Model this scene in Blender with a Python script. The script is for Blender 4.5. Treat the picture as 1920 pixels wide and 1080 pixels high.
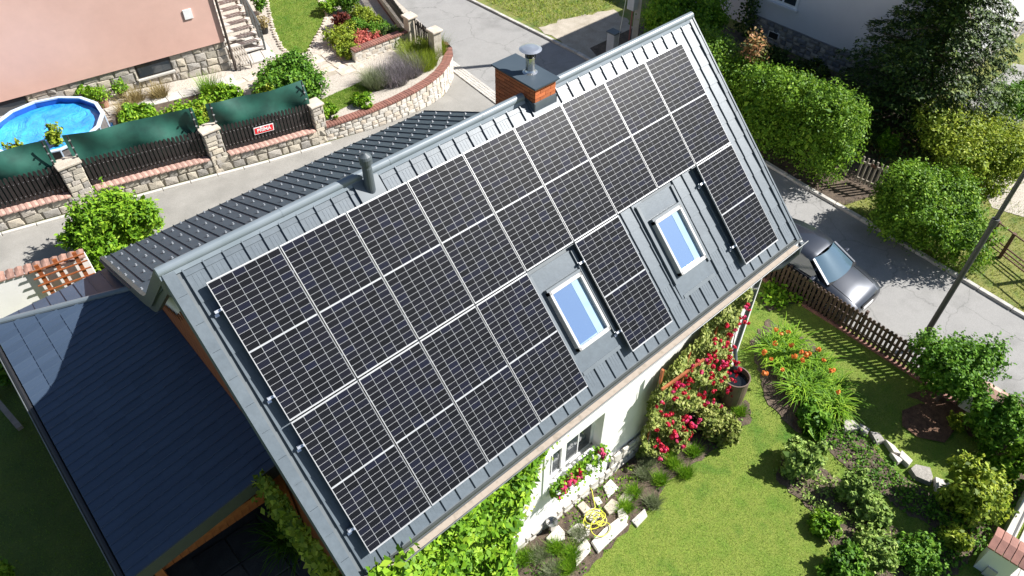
import bpy, bmesh, math, random
import numpy as np
from mathutils import Vector, Matrix
for o in list(bpy.data.objects): bpy.data.objects.remove(o)
SC = bpy.context.scene
C = bpy.context.collection
R = math.radians
rng = np.random.default_rng(7)
random.seed(7)
# ------------------------------------------------------------ camera, sky, sun
PITCH, YAW, FPX = R(45.588), R(41.785), 1401.76
SL = R(44.303)
ZC = 15.1
CAM = Vector((-1.7135, -8.3267, ZC))
def frame_vec(v):                      # camera-yaw frame -> world (house) frame
    c, s = math.cos(-YAW), math.sin(-YAW)
    return Vector((c*v[0]-s*v[1], s*v[0]+c*v[1], v[2]))
FW = frame_vec((0, math.cos(PITCH), -math.sin(PITCH)))
RT = frame_vec((1, 0, 0))
UP = RT.cross(FW)
cd = bpy.data.cameras.new('camera'); cam = bpy.data.objects.new('camera', cd); C.objects.link(cam)
cd.sensor_width = 36; cd.lens = 36*FPX/1920; cd.clip_start = .1; cd.clip_end = 600
cam.matrix_world = Matrix(((RT.x, UP.x, -FW.x, CAM.x), (RT.y, UP.y, -FW.y, CAM.y), (RT.z, UP.z, -FW.z, CAM.z), (0, 0, 0, 1)))
SC.camera = cam
SUN_EL, SUN_AZ = R(41), R(149-180)   # direction towards the sun
w = bpy.data.worlds.new('World'); SC.world = w; w.use_nodes = True
nt = w.node_tree; bg = nt.nodes['Background']
sky = nt.nodes.new('ShaderNodeTexSky'); sky.sky_type = 'NISHITA'; sky.sun_disc = False
sky.sun_elevation = SUN_EL; sky.sun_rotation = math.pi/2-SUN_AZ; sky.air_density = 1.0; sky.dust_density = .6
nt.links.new(sky.outputs[0], bg.inputs[0]); bg.inputs[1].default_value = .055
sd = bpy.data.lights.new('sun', 'SUN'); sd.energy = 5.0; sd.angle = R(.5); sd.color = (1, .975, .935)
sun = bpy.data.objects.new('sun', sd); C.objects.link(sun); sun.location = (20, -20, 40)
sv = Vector((math.cos(SUN_AZ)*math.cos(SUN_EL), math.sin(SUN_AZ)*math.cos(SUN_EL), math.sin(SUN_EL)))
sun.rotation_euler = sv.to_track_quat('Z', 'Y').to_euler()
SC.view_settings.view_transform = 'Standard'; SC.view_settings.look = 'None'
SC.view_settings.exposure = 1.05; SC.view_settings.gamma = 1
SC.render.engine = 'CYCLES'
# ------------------------------------------------------------ pixel -> place helpers
def ray(px, py): return FW + RT*((px-960)/FPX) - UP*((py-540)/FPX)
def T(x): return -.08*(min(max(x, -14), 14)-3)            # main ground height
def NB(x): return T(x)+.6 if x < 8.5 else .16              # neighbour's raised garden
def onz(px, py, z):
    d = ray(px, py); return CAM + d*((z-CAM.z)/d.z)
def ony(px, py, y):
    d = ray(px, py); return CAM + d*((y-CAM.y)/d.y)
def onx(px, py, x):
    d = ray(px, py); return CAM + d*((x-CAM.x)/d.x)
def gp(px, py, h=0, f=T):
    z = 0
    for _ in range(25): p = onz(px, py, z); z = f(p.x)+h
    return onz(px, py, z)
def np_(px, py, h=0): return gp(px, py, h, NB)
def mpp(p): return (p-CAM).dot(FW)/FPX                     # metres per photo pixel at p
# ------------------------------------------------------------ object helpers
WL = {}
def link(o, parent=None, at=(0, 0, 0)):
    C.objects.link(o); at = Vector(at)
    if parent is not None:
        o.parent = parent; o.location = at-WL[parent.name]
    else: o.location = at
    WL[o.name] = at
    return o
def thing(name, label, cat, at=(0, 0, 0), group=None):
    o = bpy.data.objects.new(name, None); o.empty_display_size = .2
    link(o, None, at); return tag(o, label, cat, group)
def tag(o, label, cat, group=None):
    o['label'] = label; o['category'] = cat
    if group: o['group'] = group
    return o
def kind(o, k): o['kind'] = k; return o
class MB:
    def __init__(s): s.v = []; s.f = []; s.m = []; s.mi = 0
    def add(s, vs, fs):
        b = len(s.v); s.v += [tuple(p) for p in vs]
        for f in fs: s.f.append(tuple(i+b for i in f)); s.m.append(s.mi)
        return s
    def box(s, a, b):
        x0, y0, z0 = a; x1, y1, z1 = b
        return s.add([(x0,y0,z0),(x1,y0,z0),(x1,y1,z0),(x0,y1,z0),(x0,y0,z1),(x1,y0,z1),(x1,y1,z1),(x0,y1,z1)],
                     [(0,3,2,1),(4,5,6,7),(0,1,5,4),(1,2,6,5),(2,3,7,6),(3,0,4,7)])
    def obox(s, c, ux, uy, uz, hx, hy, hz):       # oriented box: centre, axes, half sizes
        c, ux, uy, uz = Vector(c), Vector(ux), Vector(uy), Vector(uz); V = []
        for k in (-1, 1):
            for (i, j) in ((-1,-1),(1,-1),(1,1),(-1,1)): V.append(c+ux*hx*i+uy*hy*j+uz*hz*k)
        return s.add(V, [(0,3,2,1),(4,5,6,7),(0,1,5,4),(1,2,6,5),(2,3,7,6),(3,0,4,7)])
    def bar(s, a, b, wd, ht, up=(0, 0, 1)):
        a, b = Vector(a), Vector(b); d = (b-a); L = d.length; d.normalize()
        u = Vector(up); sd_ = d.cross(u)
        if sd_.length < 1e-4: sd_ = d.cross(Vector((1, 0, 0)))
        sd_.normalize(); u = sd_.cross(d)
        return s.obox((a+b)/2, d, sd_, u, L/2, wd/2, ht/2)
    def prism(s, poly, ext):                      # planar polygon (3d pts) extruded by vector
        n = len(poly); e = Vector(ext); P = [Vector(p) for p in poly]
        V = P+[p+e for p in P]
        return s.add(V, [tuple(range(n))[::-1], tuple(range(n, 2*n))]+[(i,(i+1)%n,n+(i+1)%n,n+i) for i in range(n)])
    def tube(s, pts, r, n=8, caps=True):
        P = [Vector(p) for p in pts]; rs = r if hasattr(r, '__len__') else [r]*len(P); V = []; F = []
        prev = None
        for i, p in enumerate(P):
            d = (P[min(i+1, len(P)-1)]-P[max(i-1, 0)]).normalized()
            a = prev if prev is not None else (Vector((0,0,1)) if abs(d.z) < .9 else Vector((1,0,0)))
            a = (a-d*a.dot(d)).normalized(); b = d.cross(a); prev = a
            for k in range(n):
                t = 2*math.pi*k/n; V.append(p+(a*math.cos(t)+b*math.sin(t))*rs[i])
        for i in range(len(P)-1):
            for k in range(n): F.append((i*n+k, i*n+(k+1)%n, (i+1)*n+(k+1)%n, (i+1)*n+k))
        if caps: F.append(tuple(range(n))[::-1]); F.append(tuple(range((len(P)-1)*n, len(P)*n)))
        return s.add(V, F)
    def lathe(s, c, prof, n=20):                  # prof [(r,z)] about vertical axis through c
        c = Vector(c); V = []; F = []
        for r_, z in prof:
            for k in range(n):
                t = 2*math.pi*k/n; V.append(c+Vector((r_*math.cos(t), r_*math.sin(t), z)))
        for i in range(len(prof)-1):
            for k in range(n): F.append((i*n+k, i*n+(k+1)%n, (i+1)*n+(k+1)%n, (i+1)*n+k))
        F.append(tuple(range(n))[::-1]); F.append(tuple(range((len(prof)-1)*n, len(prof)*n)))
        return s.add(V, F)
    def mesh(s, name, mats, smooth=False):
        me = bpy.data.meshes.new(name); me.from_pydata(s.v, [], s.f)
        for m in (mats if isinstance(mats, (list, tuple)) else [mats]): me.materials.append(m)
        if any(s.m): me.polygons.foreach_set('material_index', s.m)
        if smooth: me.polygons.foreach_set('use_smooth', [True]*len(me.polygons))
        me.update(); return me
    def build(s, name, mats, parent=None, at=(0, 0, 0), smooth=False, local=False):
        at = Vector(at)
        if not local and at.length: s.v = [(x-at.x, y-at.y, z-at.z) for x, y, z in s.v]
        return link(bpy.data.objects.new(name, s.mesh(name, mats, smooth)), parent, at)
def inst(name, me, parent, at, rot=(0, 0, 0), scale=None):
    o = bpy.data.objects.new(name, me); link(o, parent, at); o.rotation_euler = rot
    if scale: o.scale = scale
    return o
def bevel(o, wd=.01, seg=2):
    m = o.modifiers.new('bevel', 'BEVEL'); m.width = wd; m.segments = seg; m.limit_method = 'ANGLE'; return o
# ------------------------------------------------------------ materials
def newmat(name):
    m = bpy.data.materials.new(name); m.use_nodes = True
    return m, m.node_tree, m.node_tree.nodes['Principled BSDF']
def ramp(nt, stops):
    r = nt.nodes.new('ShaderNodeValToRGB'); e = r.color_ramp.elements
    while len(e) > 1: e.remove(e[-1])
    e[0].position = stops[0][0]; e[0].color = (*stops[0][1], 1)
    for p, c in stops[1:]: k = e.new(p); k.color = (*c, 1)
    return r
def noise(nt, scale, detail=5, rough=.6, coord='Object', vec=None):
    n = nt.nodes.new('ShaderNodeTexNoise'); n.inputs['Scale'].default_value = scale
    n.inputs['Detail'].default_value = detail; n.inputs['Roughness'].default_value = rough
    if vec is None:
        t = nt.nodes.new('ShaderNodeTexCoord'); vec = t.outputs[coord]
    nt.links.new(vec, n.inputs['Vector']); return n
def surf(name, c1, c2, scale=4, rough=.7, bump=0, bscale=None, metal=0, spec=.5, c3=None, fine=None, rnd=0):
    """two- or three-tone noise material; fine = (scale, amount) adds a second grain; rnd = per-object brightness spread"""
    m, nt, p = newmat(name)
    n = noise(nt, scale); st = [(.32, c1), (.68, c2)] if c3 is None else [(.3, c1), (.5, c2), (.72, c3)]
    r = ramp(nt, st); nt.links.new(n.outputs[0], r.inputs[0]); col = r.outputs[0]
    if fine:
        f = noise(nt, fine[0], 3); fr = ramp(nt, [(.3, (1-fine[1],)*3), (.7, (1+fine[1],)*3)]); nt.links.new(f.outputs[0], fr.inputs[0])
        mx = nt.nodes.new('ShaderNodeMix'); mx.data_type = 'RGBA'; mx.blend_type = 'MULTIPLY'; mx.inputs[0].default_value = 1
        nt.links.new(col, mx.inputs[6]); nt.links.new(fr.outputs[0], mx.inputs[7]); col = mx.outputs[2]
    if rnd:
        oi = nt.nodes.new('ShaderNodeObjectInfo'); rr = ramp(nt, [(0, (1-rnd,)*3), (.5, (1, 1, 1)), (1, (1+rnd, 1+rnd*.8, 1+rnd*.6))])
        nt.links.new(oi.outputs['Random'], rr.inputs[0])
        mx = nt.nodes.new('ShaderNodeMix'); mx.data_type = 'RGBA'; mx.blend_type = 'MULTIPLY'; mx.inputs[0].default_value = 1
        nt.links.new(col, mx.inputs[6]); nt.links.new(rr.outputs[0], mx.inputs[7]); col = mx.outputs[2]
    nt.links.new(col, p.inputs['Base Color'])
    p.inputs['Roughness'].default_value = rough; p.inputs['Metallic'].default_value = metal
    p.inputs['Specular IOR Level'].default_value = spec
    if bump:
        b = nt.nodes.new('ShaderNodeBump'); b.inputs['Strength'].default_value = bump; b.inputs['Distance'].default_value = .03
        bn = noise(nt, bscale or scale*6, 4); nt.links.new(bn.outputs[0], b.inputs['Height']); nt.links.new(b.outputs[0], p.inputs['Normal'])
    return m
def leafmat(name, stops, rough=.5, trans=.3, nscale=1.3):
    m, nt, p = newmat(name)
    g = nt.nodes.new('ShaderNodeNewGeometry'); n = noise(nt, nscale, 2)
    a = nt.nodes.new('ShaderNodeMath'); a.operation = 'MULTIPLY_ADD'; a.inputs[1].default_value = .55
    nt.links.new(g.outputs['Random Per Island'], a.inputs[0])
    b = nt.nodes.new('ShaderNodeMath'); b.operation = 'MULTIPLY'; b.inputs[1].default_value = .5
    nt.links.new(n.outputs[0], b.inputs[0]); nt.links.new(b.outputs[0], a.inputs[2])
    r = ramp(nt, stops); nt.links.new(a.outputs[0], r.inputs[0]); nt.links.new(r.outputs[0], p.inputs['Base Color'])
    p.inputs['Roughness'].default_value = max(rough, .55); p.inputs['Specular IOR Level'].default_value = .22
    if trans:
        t = nt.nodes.new('ShaderNodeBsdfTranslucent'); nt.links.new(r.outputs[0], t.inputs[0])
        mx = nt.nodes.new('ShaderNodeMixShader'); mx.inputs[0].default_value = trans
        nt.links.new(p.outputs[0], mx.inputs[1]); nt.links.new(t.outputs[0], mx.inputs[2])
        nt.links.new(mx.outputs[0], nt.nodes['Material Output'].inputs[0])
    return m
def plain(name, c, rough=.5, metal=0, spec=.5, **k): return surf(name, tuple(x*.9 for x in c), tuple(min(1, x*1.08) for x in c), 5, rough, metal=metal, spec=spec, **k)
M = {}
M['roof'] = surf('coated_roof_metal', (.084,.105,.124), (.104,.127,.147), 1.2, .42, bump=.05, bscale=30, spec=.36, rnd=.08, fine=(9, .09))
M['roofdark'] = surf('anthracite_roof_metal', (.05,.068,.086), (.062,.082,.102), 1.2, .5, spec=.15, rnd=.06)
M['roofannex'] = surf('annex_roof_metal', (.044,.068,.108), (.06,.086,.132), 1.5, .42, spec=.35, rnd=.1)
M['ridge'] = surf('ridge_cap_metal', (.15,.18,.2), (.18,.21,.235), 2, .35, spec=.6)
M['underlay'] = plain('roof_underlay', (.1,.115,.125), .6)
M['fascia'] = plain('fascia_metal', (.06,.068,.066), .5)
M['gutter'] = plain('gutter_metal', (.11,.12,.125), .4)
M['silt'] = surf('gutter_silt', (.26,.215,.165), (.38,.32,.26), 6, .9, c3=(.32,.265,.21))
M['pipe'] = plain('grey_pipe', (.075,.09,.1), .45)
M['plaster'] = surf('white_plaster', (.74,.72,.69), (.82,.8,.77), 1.1, .9, bump=.12, bscale=90)
M['reveal'] = plain('grey_reveal', (.6,.57,.53), .9)
M['whitepaint'] = plain('white_paint', (.8,.8,.79), .4)
M['frameal'] = plain('panel_frame_aluminium', (.42,.42,.42), .4, .3)
M['backsheet'] = plain('panel_backsheet', (.33,.34,.35), .4)
M['alu'] = plain('aluminium', (.65,.66,.68), .3, .8)
M['steel'] = plain('stainless_steel', (.6,.6,.6), .22, .9)
M['darkflash'] = plain('lead_grey_flashing', (.1,.12,.135), .4)
M['bark'] = surf('bark', (.07,.05,.035), (.14,.11,.08), 8, .95, bump=.4)
M['black'] = plain('black_plastic', (.018,.018,.019), .45)
M['rubber'] = plain('rubber', (.02,.02,.02), .8)
M['wood'] = surf('orange_stained_wood', (.25,.065,.02), (.36,.115,.035), 6, .6, fine=(40, .14))
M['woodgrey'] = surf('weathered_wood', (.2,.17,.14), (.3,.26,.21), 6, .8)
M['brownfence'] = surf('brown_stained_picket', (.035,.02,.014), (.062,.037,.026), 5, .6, rnd=.25)
M['blackfence'] = surf('black_brown_picket', (.012,.01,.01), (.024,.02,.019), 5, .55, rnd=.25)
M['asphalt'] = surf('worn_asphalt', (.2,.195,.185), (.27,.262,.25), .7, .92, bump=.25, bscale=140, c3=(.235,.228,.218), fine=(55, .16))
def add_cracks(m, sc=.45, w_=.012, dark=.72):
    nt = m.node_tree; p = nt.nodes['Principled BSDF']; src = p.inputs['Base Color'].links[0].from_socket
    tc = nt.nodes.new('ShaderNodeTexCoord'); n = noise(nt, 2.2, 4); mx = nt.nodes.new('ShaderNodeMix'); mx.data_type = 'RGBA'; mx.blend_type = 'LINEAR_LIGHT'; mx.inputs[0].default_value = .25
    nt.links.new(tc.outputs['Object'], mx.inputs[6]); nt.links.new(n.outputs[1], mx.inputs[7])
    v = nt.nodes.new('ShaderNodeTexVoronoi'); v.feature = 'DISTANCE_TO_EDGE'; v.inputs['Scale'].default_value = sc; nt.links.new(mx.outputs[2], v.inputs['Vector'])
    r = ramp(nt, [(0, (dark,)*3), (w_, (1, 1, 1))]); nt.links.new(v.outputs['Distance'], r.inputs[0])
    o = nt.nodes.new('ShaderNodeMix'); o.data_type = 'RGBA'; o.blend_type = 'MULTIPLY'; o.inputs[0].default_value = 1
    nt.links.new(src, o.inputs[6]); nt.links.new(r.outputs[0], o.inputs[7]); nt.links.new(o.outputs[2], p.inputs['Base Color'])
add_cracks(M['asphalt'])
M['asphaltwarm'] = surf('gritty_asphalt', (.21,.2,.18), (.29,.275,.25), .8, .95, bump=.3, bscale=120, fine=(60, .2))
M['kerb'] = surf('kerb_concrete', (.36,.34,.31), (.5,.48,.44), 3, .9, rnd=.1, fine=(30, .15))
M['concrete'] = surf('pale_concrete', (.42,.4,.36), (.52,.49,.45), 1.5, .9, fine=(30, .1))
M['soil'] = surf('garden_soil', (.05,.035,.025), (.13,.095,.065), 5, .95, bump=.8, bscale=25, fine=(40, .3))
M['mulch'] = surf('brown_mulch', (.07,.035,.02), (.16,.085,.05), 8, .95, bump=1, bscale=30, fine=(50, .4))
M['gravel'] = surf('pale_gravel', (.24,.205,.16), (.48,.43,.37), 14, .95, bump=.9, bscale=30, c3=(.35,.31,.255), fine=(45, .25))
M['dirt'] = surf('packed_dirt', (.3,.26,.2), (.42,.37,.3), 2, .95, bump=.4, bscale=40, fine=(35, .18))
M['grassbase'] = surf('lawn_turf', (.06,.14,.008), (.17,.215,.03), 1.1, .95, bump=.8, bscale=60, c3=(.09,.175,.012), fine=(35, .35))
M['grasswild'] = surf('rough_turf', (.06,.12,.015), (.2,.2,.05), 1.2, .95, bump=.8, bscale=50, c3=(.1,.17,.025), fine=(35, .35))
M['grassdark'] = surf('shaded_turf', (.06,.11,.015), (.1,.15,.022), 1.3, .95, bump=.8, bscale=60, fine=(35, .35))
M['stone'] = surf('warm_granite_stone', (.36,.32,.26), (.5,.46,.38), 5, .9, bump=.5, bscale=25, rnd=.22, fine=(30, .2))
M['stonegrey'] = surf('grey_granite_stone', (.3,.28,.25), (.42,.39,.35), 5, .9, bump=.5, bscale=25, rnd=.25, fine=(30, .2))
M['stonedark'] = surf('slate_stone', (.16,.16,.17), (.26,.26,.27), 5, .9, bump=.5, bscale=25, rnd=.25)
M['patio'] = surf('shade_darkened_slab', (.05,.05,.045), (.085,.085,.075), 4, .9, bump=.3, rnd=.2)  # dark slabs, with the shade by the lean-to put into their colour
M['limewash'] = surf('limewashed_stone', (.42,.39,.34), (.6,.57,.52), 5, .9, bump=.6, bscale=20, rnd=.1)
M['flag'] = surf('sandstone_slab', (.4,.345,.27), (.56,.5,.43), 3, .9, bump=.3, bscale=25, rnd=.14, fine=(25, .12))
M['mortar'] = surf('mortar', (.26,.23,.19), (.36,.33,.28), 6, .95)
M['pink'] = surf('salmon_render', (.6,.375,.31), (.66,.425,.355), .45, .9, bump=.1, bscale=120, fine=(3, .025))
M['brick'] = surf('chimney_brick', (.4,.1,.035), (.55,.17,.06), 12, .85, rnd=.2)
M['brickmortar'] = plain('brick_mortar', (.3,.14,.08), .95)
M['coping'] = surf('red_brown_clay', (.19,.085,.065), (.27,.125,.095), 6, .75, rnd=.2, fine=(40, .12))
M['copingpink'] = surf('pink_clay_tile', (.36,.215,.175), (.47,.3,.245), 6, .8, rnd=.15, fine=(40, .12))
M['copingwall'] = surf('weathered_clay_coping', (.22,.125,.095), (.31,.18,.14), 6, .8, rnd=.18, fine=(40, .15))
M['pooldeep'] = plain('pool_liner_blue', (.02,.1,.4), .4)
M['poolrim'] = plain('pool_rim', (.46,.56,.68), .4)
M['poolwall'] = surf('pool_wall_print', (.1,.09,.09), (.17,.155,.15), 6, .6)
M['sign_red'] = plain('sign_red', (.68,.012,.02), .4)
M['terracotta'] = plain('terracotta', (.36,.2,.13), .8)
M['barrel'] = surf('brown_barrel', (.09,.06,.045), (.15,.105,.08), 3, .5)
M['waterdark'] = plain('dark_water', (.01,.012,.014), .06)
M['hose'] = plain('yellow_hose', (.62,.6,.05), .45)
M['houserender'] = surf('grey_white_render', (.66,.65,.66), (.72,.71,.72), .8, .9)
M['rust'] = surf('rusty_iron', (.07,.03,.02), (.13,.06,.04), 10, .8)
M['lamp'] = surf('lamp_post_paint', (.045,.045,.043), (.065,.063,.06), 4, .6)
M['polegrey'] = surf('concrete_pole', (.33,.31,.28), (.43,.4,.37), 4, .9)
M['boxgrey'] = plain('cabinet_grey', (.42,.43,.45), .6)
def glassmat(name, c, rough=.04, metal=0, spec=.8):
    m, nt, p = newmat(name); p.inputs['Base Color'].default_value = (*c, 1); p.inputs['Roughness'].default_value = rough
    p.inputs['Metallic'].default_value = metal; p.inputs['Specular IOR Level'].default_value = spec; return m
M['skyglass'] = glassmat('coated_roof_glass', (.5,.68,.92), .03, .92)  # blue base colour deepens the pale sky reflection in the pane
M['darkglass'] = glassmat('dark_window_glass', (.03,.04,.05), .05, 0, 1)
M['carglass'] = glassmat('windscreen_glass', (.09,.15,.2), .08, .35, 1)
def cellmat():
    m, nt, p = newmat('solar_cell')
    oi = nt.nodes.new('ShaderNodeObjectInfo')
    r = ramp(nt, [(0, (.0045,.005,.0065)), (.45, (.0065,.007,.0095)), (.75, (.007,.0075,.012)), (1, (.008,.0095,.02))])
    nt.links.new(oi.outputs['Random'], r.inputs[0])
    tc = nt.nodes.new('ShaderNodeTexCoord'); wv = nt.nodes.new('ShaderNodeTexWave'); wv.inputs['Scale'].default_value = 17; wv.bands_direction = 'X'
    nt.links.new(tc.outputs['Object'], wv.inputs['Vector'])
    wr = ramp(nt, [(.88, (0, 0, 0)), (1, (.02, .02, .021))]); nt.links.new(wv.outputs[0], wr.inputs[0])
    mx = nt.nodes.new('ShaderNodeMix'); mx.data_type = 'RGBA'; mx.blend_type = 'ADD'; mx.inputs[0].default_value = 1
    nt.links.new(r.outputs[0], mx.inputs[6]); nt.links.new(wr.outputs[0], mx.inputs[7]); nt.links.new(mx.outputs[2], p.inputs['Base Color'])
    p.inputs['Roughness'].default_value = .3; p.inputs['Specular IOR Level'].default_value = .055
    return m
M['cell'] = cellmat()
def carpaint():
    m, nt, p = newmat('dark_grey_car_paint'); p.inputs['Base Color'].default_value = (.025,.03,.042,1); p.inputs['Metallic'].default_value = .35
    p.inputs['Roughness'].default_value = .35; p.inputs['Coat Weight'].default_value = 1; p.inputs['Coat Roughness'].default_value = .05; return m
M['car'] = carpaint()
def poolcover():
    m, nt, p = newmat('blue_pool_cover'); n = noise(nt, 1.2, 3); r = ramp(nt, [(.3, (.02,.22,.62)), (.6, (.04,.36,.76)), (.8, (.12,.45,.8))])
    nt.links.new(n.outputs[0], r.inputs[0]); nt.links.new(r.outputs[0], p.inputs['Base Color']); p.inputs['Roughness'].default_value = .3
    b = nt.nodes.new('ShaderNodeBump'); b.inputs['Strength'].default_value = .6; b.inputs['Distance'].default_value = .1
    n2 = noise(nt, 1.8, 2); n2.inputs['Distortion'].default_value = 2.2; nt.links.new(n2.outputs[0], b.inputs['Height']); nt.links.new(b.outputs[0], p.inputs['Normal'])
    return m
M['cover'] = poolcover()
M['tarp'] = plain('blue_tarp', (.06,.33,.72), .35)
def netmat():
    m, nt, p = newmat('green_shade_net'); n = noise(nt, 1.6, 4); r = ramp(nt, [(.3, (.006,.042,.032)), (.7, (.018,.1,.072))])
    nt.links.new(n.outputs[0], r.inputs[0]); nt.links.new(r.outputs[0], p.inputs['Base Color']); p.inputs['Roughness'].default_value = .55; return m
M['net'] = netmat()
G3 = lambda a, b, c, d: [(.2, a), (.45, b), (.68, c), (.9, d)]
M['lf_mid'] = leafmat('mid_green_leaf', G3((.03,.09,.008),(.075,.185,.014),(.135,.29,.022),(.27,.42,.05)))
M['lf_bright'] = leafmat('bright_green_leaf', G3((.05,.14,.006),(.12,.26,.012),(.22,.39,.02),(.39,.53,.05)))
M['lf_hedge'] = leafmat('hedge_leaf', G3((.035,.095,.008),(.095,.205,.012),(.18,.32,.02),(.34,.48,.05)))
M['lf_yel'] = leafmat('yellow_green_leaf', G3((.08,.13,.012),(.19,.27,.02),(.33,.4,.035),(.5,.53,.08)))
M['lf_dark'] = leafmat('dark_yew_leaf', G3((.012,.03,.007),(.032,.066,.012),(.085,.14,.02),(.22,.27,.05)), trans=.12)
M['lf_pale'] = leafmat('pale_green_leaf', G3((.07,.13,.025),(.18,.29,.05),(.33,.45,.1),(.52,.6,.2)))
M['lf_lav'] = leafmat('lavender_leaf', G3((.1,.14,.06),(.18,.22,.1),(.27,.3,.17),(.36,.36,.27)))
M['lf_grass'] = leafmat('lawn_blade', G3((.075,.165,.008),(.13,.25,.012),(.185,.325,.02),(.35,.43,.07)), nscale=.9)
M['lf_straw'] = leafmat('straw_blade', G3((.16,.13,.05),(.28,.22,.09),(.4,.32,.15),(.5,.42,.22)))
M['lf_mauve'] = leafmat('mauve_lavender', G3((.12,.12,.09),(.22,.2,.19),(.33,.29,.32),(.45,.4,.46)))
M['lf_rose'] = leafmat('rose_leaf', G3((.08,.12,.02),(.19,.24,.045),(.33,.37,.09),(.5,.5,.2)))
M['lf_red'] = leafmat('red_heather', G3((.3,.05,.04),(.5,.1,.08),(.6,.2,.15),(.65,.3,.22)))
M['lf_maroon'] = leafmat('maroon_leaf', G3((.06,.012,.012),(.12,.025,.02),(.2,.05,.03),(.3,.12,.06)))
M['f_red'] = leafmat('crimson_petal', G3((.35,.004,.02),(.5,.01,.035),(.62,.02,.06),(.7,.06,.12)), trans=.2)
M['f_pink'] = leafmat('pink_petal', G3((.55,.02,.12),(.65,.04,.16),(.72,.08,.2),(.75,.2,.3)), trans=.2)
M['f_white'] = leafmat('white_petal', G3((.6,.6,.58),(.7,.7,.68),(.78,.78,.76),(.82,.82,.8)), trans=.2)
M['f_orange'] = leafmat('orange_petal', G3((.6,.13,.02),(.7,.2,.04),(.75,.26,.06),(.8,.4,.1)), trans=.2)
# ------------------------------------------------------------ foliage
def leafmesh(name, P, D, size, mat, aspect=.55, fold=.25, jit=.5, droop=0):
    """one diamond leaf per point: P positions, D leaf facing, size length"""
    n = len(P); P = np.asarray(P, float); D = np.asarray(D, float)
    D = D/np.maximum(np.linalg.norm(D, axis=1, keepdims=True), 1e-6)+rng.normal(0, jit, (n, 3)); D /= np.linalg.norm(D, axis=1, keepdims=True)
    A = rng.normal(0, 1, (n, 3)); A[:, 2] -= droop; A -= D*(A*D).sum(1, keepdims=True); A /= np.maximum(np.linalg.norm(A, axis=1, keepdims=True), 1e-6)
    B = np.cross(D, A); s = (np.asarray(size)*rng.uniform(.5, 1.4, n))[:, None]
    v = np.stack([P-A*s*.5, P+B*s*aspect*.5+D*s*fold*.3, P+A*s*.5, P-B*s*aspect*.5+D*s*fold*.3], 1).reshape(-1, 3)
    f = np.arange(n*4).reshape(n, 4)
    return rawmesh(name, v, f, mat)
def rawmesh(name, v, f, mat):
    me = bpy.data.meshes.new(name); n, k = f.shape
    me.vertices.add(len(v)); me.vertices.foreach_set('co', v.astype(np.float32).ravel())
    me.loops.add(n*k); me.loops.foreach_set('vertex_index', f.astype(np.int32).ravel())
    me.polygons.add(n); me.polygons.foreach_set('loop_start', np.arange(0, n*k, k, dtype=np.int32))
    try: me.polygons.foreach_set('loop_total', np.full(n, k, np.int32))
    except Exception: pass
    me.materials.append(mat); me.update(calc_edges=True); me.validate(); return me
def blades(name, P, h, wd, mat, lean=.5, curve=0):
    """thin blades; curve>0 makes arching straps of 4 segments"""
    P = np.asarray(P, float); n = len(P); az = rng.uniform(0, 2*np.pi, n); hh = h*rng.uniform(.6, 1.25, n); ln = lean*rng.uniform(.2, 1.4, n)
    dx, dy = np.cos(az), np.sin(az); px, py = -dy*wd/2, dx*wd/2; Z = np.zeros(n)
    if not curve:
        tip = P+np.stack([dx*hh*ln, dy*hh*ln, hh], 1)
        v = np.stack([P+np.stack([px, py, Z], 1), P-np.stack([px, py, Z], 1), tip], 1).reshape(-1, 3)
        return rawmesh(name, v, np.arange(3*n).reshape(n, 3), mat)
    S = 5; rows = []
    for i in range(S):
        t = i/(S-1); out = hh*ln*(t**1.3)*1.2; up = hh*(1.9*t-curve*t*t); ww = 1-.85*t**2
        c = P+np.stack([dx*out, dy*out, up], 1); rows += [c+np.stack([px, py, Z], 1)*ww, c-np.stack([px, py, Z], 1)*ww]
    v = np.stack(rows, 1).reshape(-1, 3); b = (np.arange(n)*2*S)[:, None, None]
    q = np.array([[2*i, 2*i+1, 2*i+3, 2*i+2] for i in range(S-1)])[None]
    return rawmesh(name, v, (b+q).reshape(-1, 4), mat)
def blobpts(blobs, n, clump=26, cr=.16, inner=.2, zmin=None):
    """clumped points through the shells of ellipsoids -> points, outward directions"""
    bl = np.array(blobs, float); a = (bl[:, 3]*bl[:, 4]+bl[:, 3]*bl[:, 5]+bl[:, 4]*bl[:, 5]); nc = max(6, n//clump)
    k = rng.choice(len(bl), nc, p=a/a.sum()); d = rng.normal(0, 1, (nc, 3)); d[:, 2] += .25; d /= np.linalg.norm(d, axis=1, keepdims=True)
    rad = np.where(rng.random(nc) < inner, rng.uniform(.45, .85, nc), rng.uniform(.86, 1.08, nc))
    c = bl[k, :3]+d*bl[k, 3:]*rad[:, None]; j = rng.integers(0, nc, n)
    sc = bl[k, 3:].mean(1)[j][:, None]*cr
    P = c[j]+rng.normal(0, 1, (n, 3))*sc; D = d[j]+np.array([.32, -.2, .55])
    if zmin is not None: keep = P[:, 2] > zmin; P, D = P[keep], D[keep]
    return P, D
def shoots(P, D, n, ln, k=9):
    i = rng.integers(0, len(P), n); d = D[i]+np.array([0, 0, .9])+rng.normal(0, .25, (n, 3)); d /= np.linalg.norm(d, axis=1, keepdims=True)
    L = rng.uniform(.35, 1.2, n)*ln; t = np.linspace(0, 1, k)
    Q = (P[i][:, None]+d[:, None]*(L[:, None]*t)[:, :, None]).reshape(-1, 3)+rng.normal(0, .018, (n*k, 3))
    return np.r_[P, Q], np.r_[D, np.repeat(d*.4+np.array([.2, -.2, .8]), k, 0)]
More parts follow.
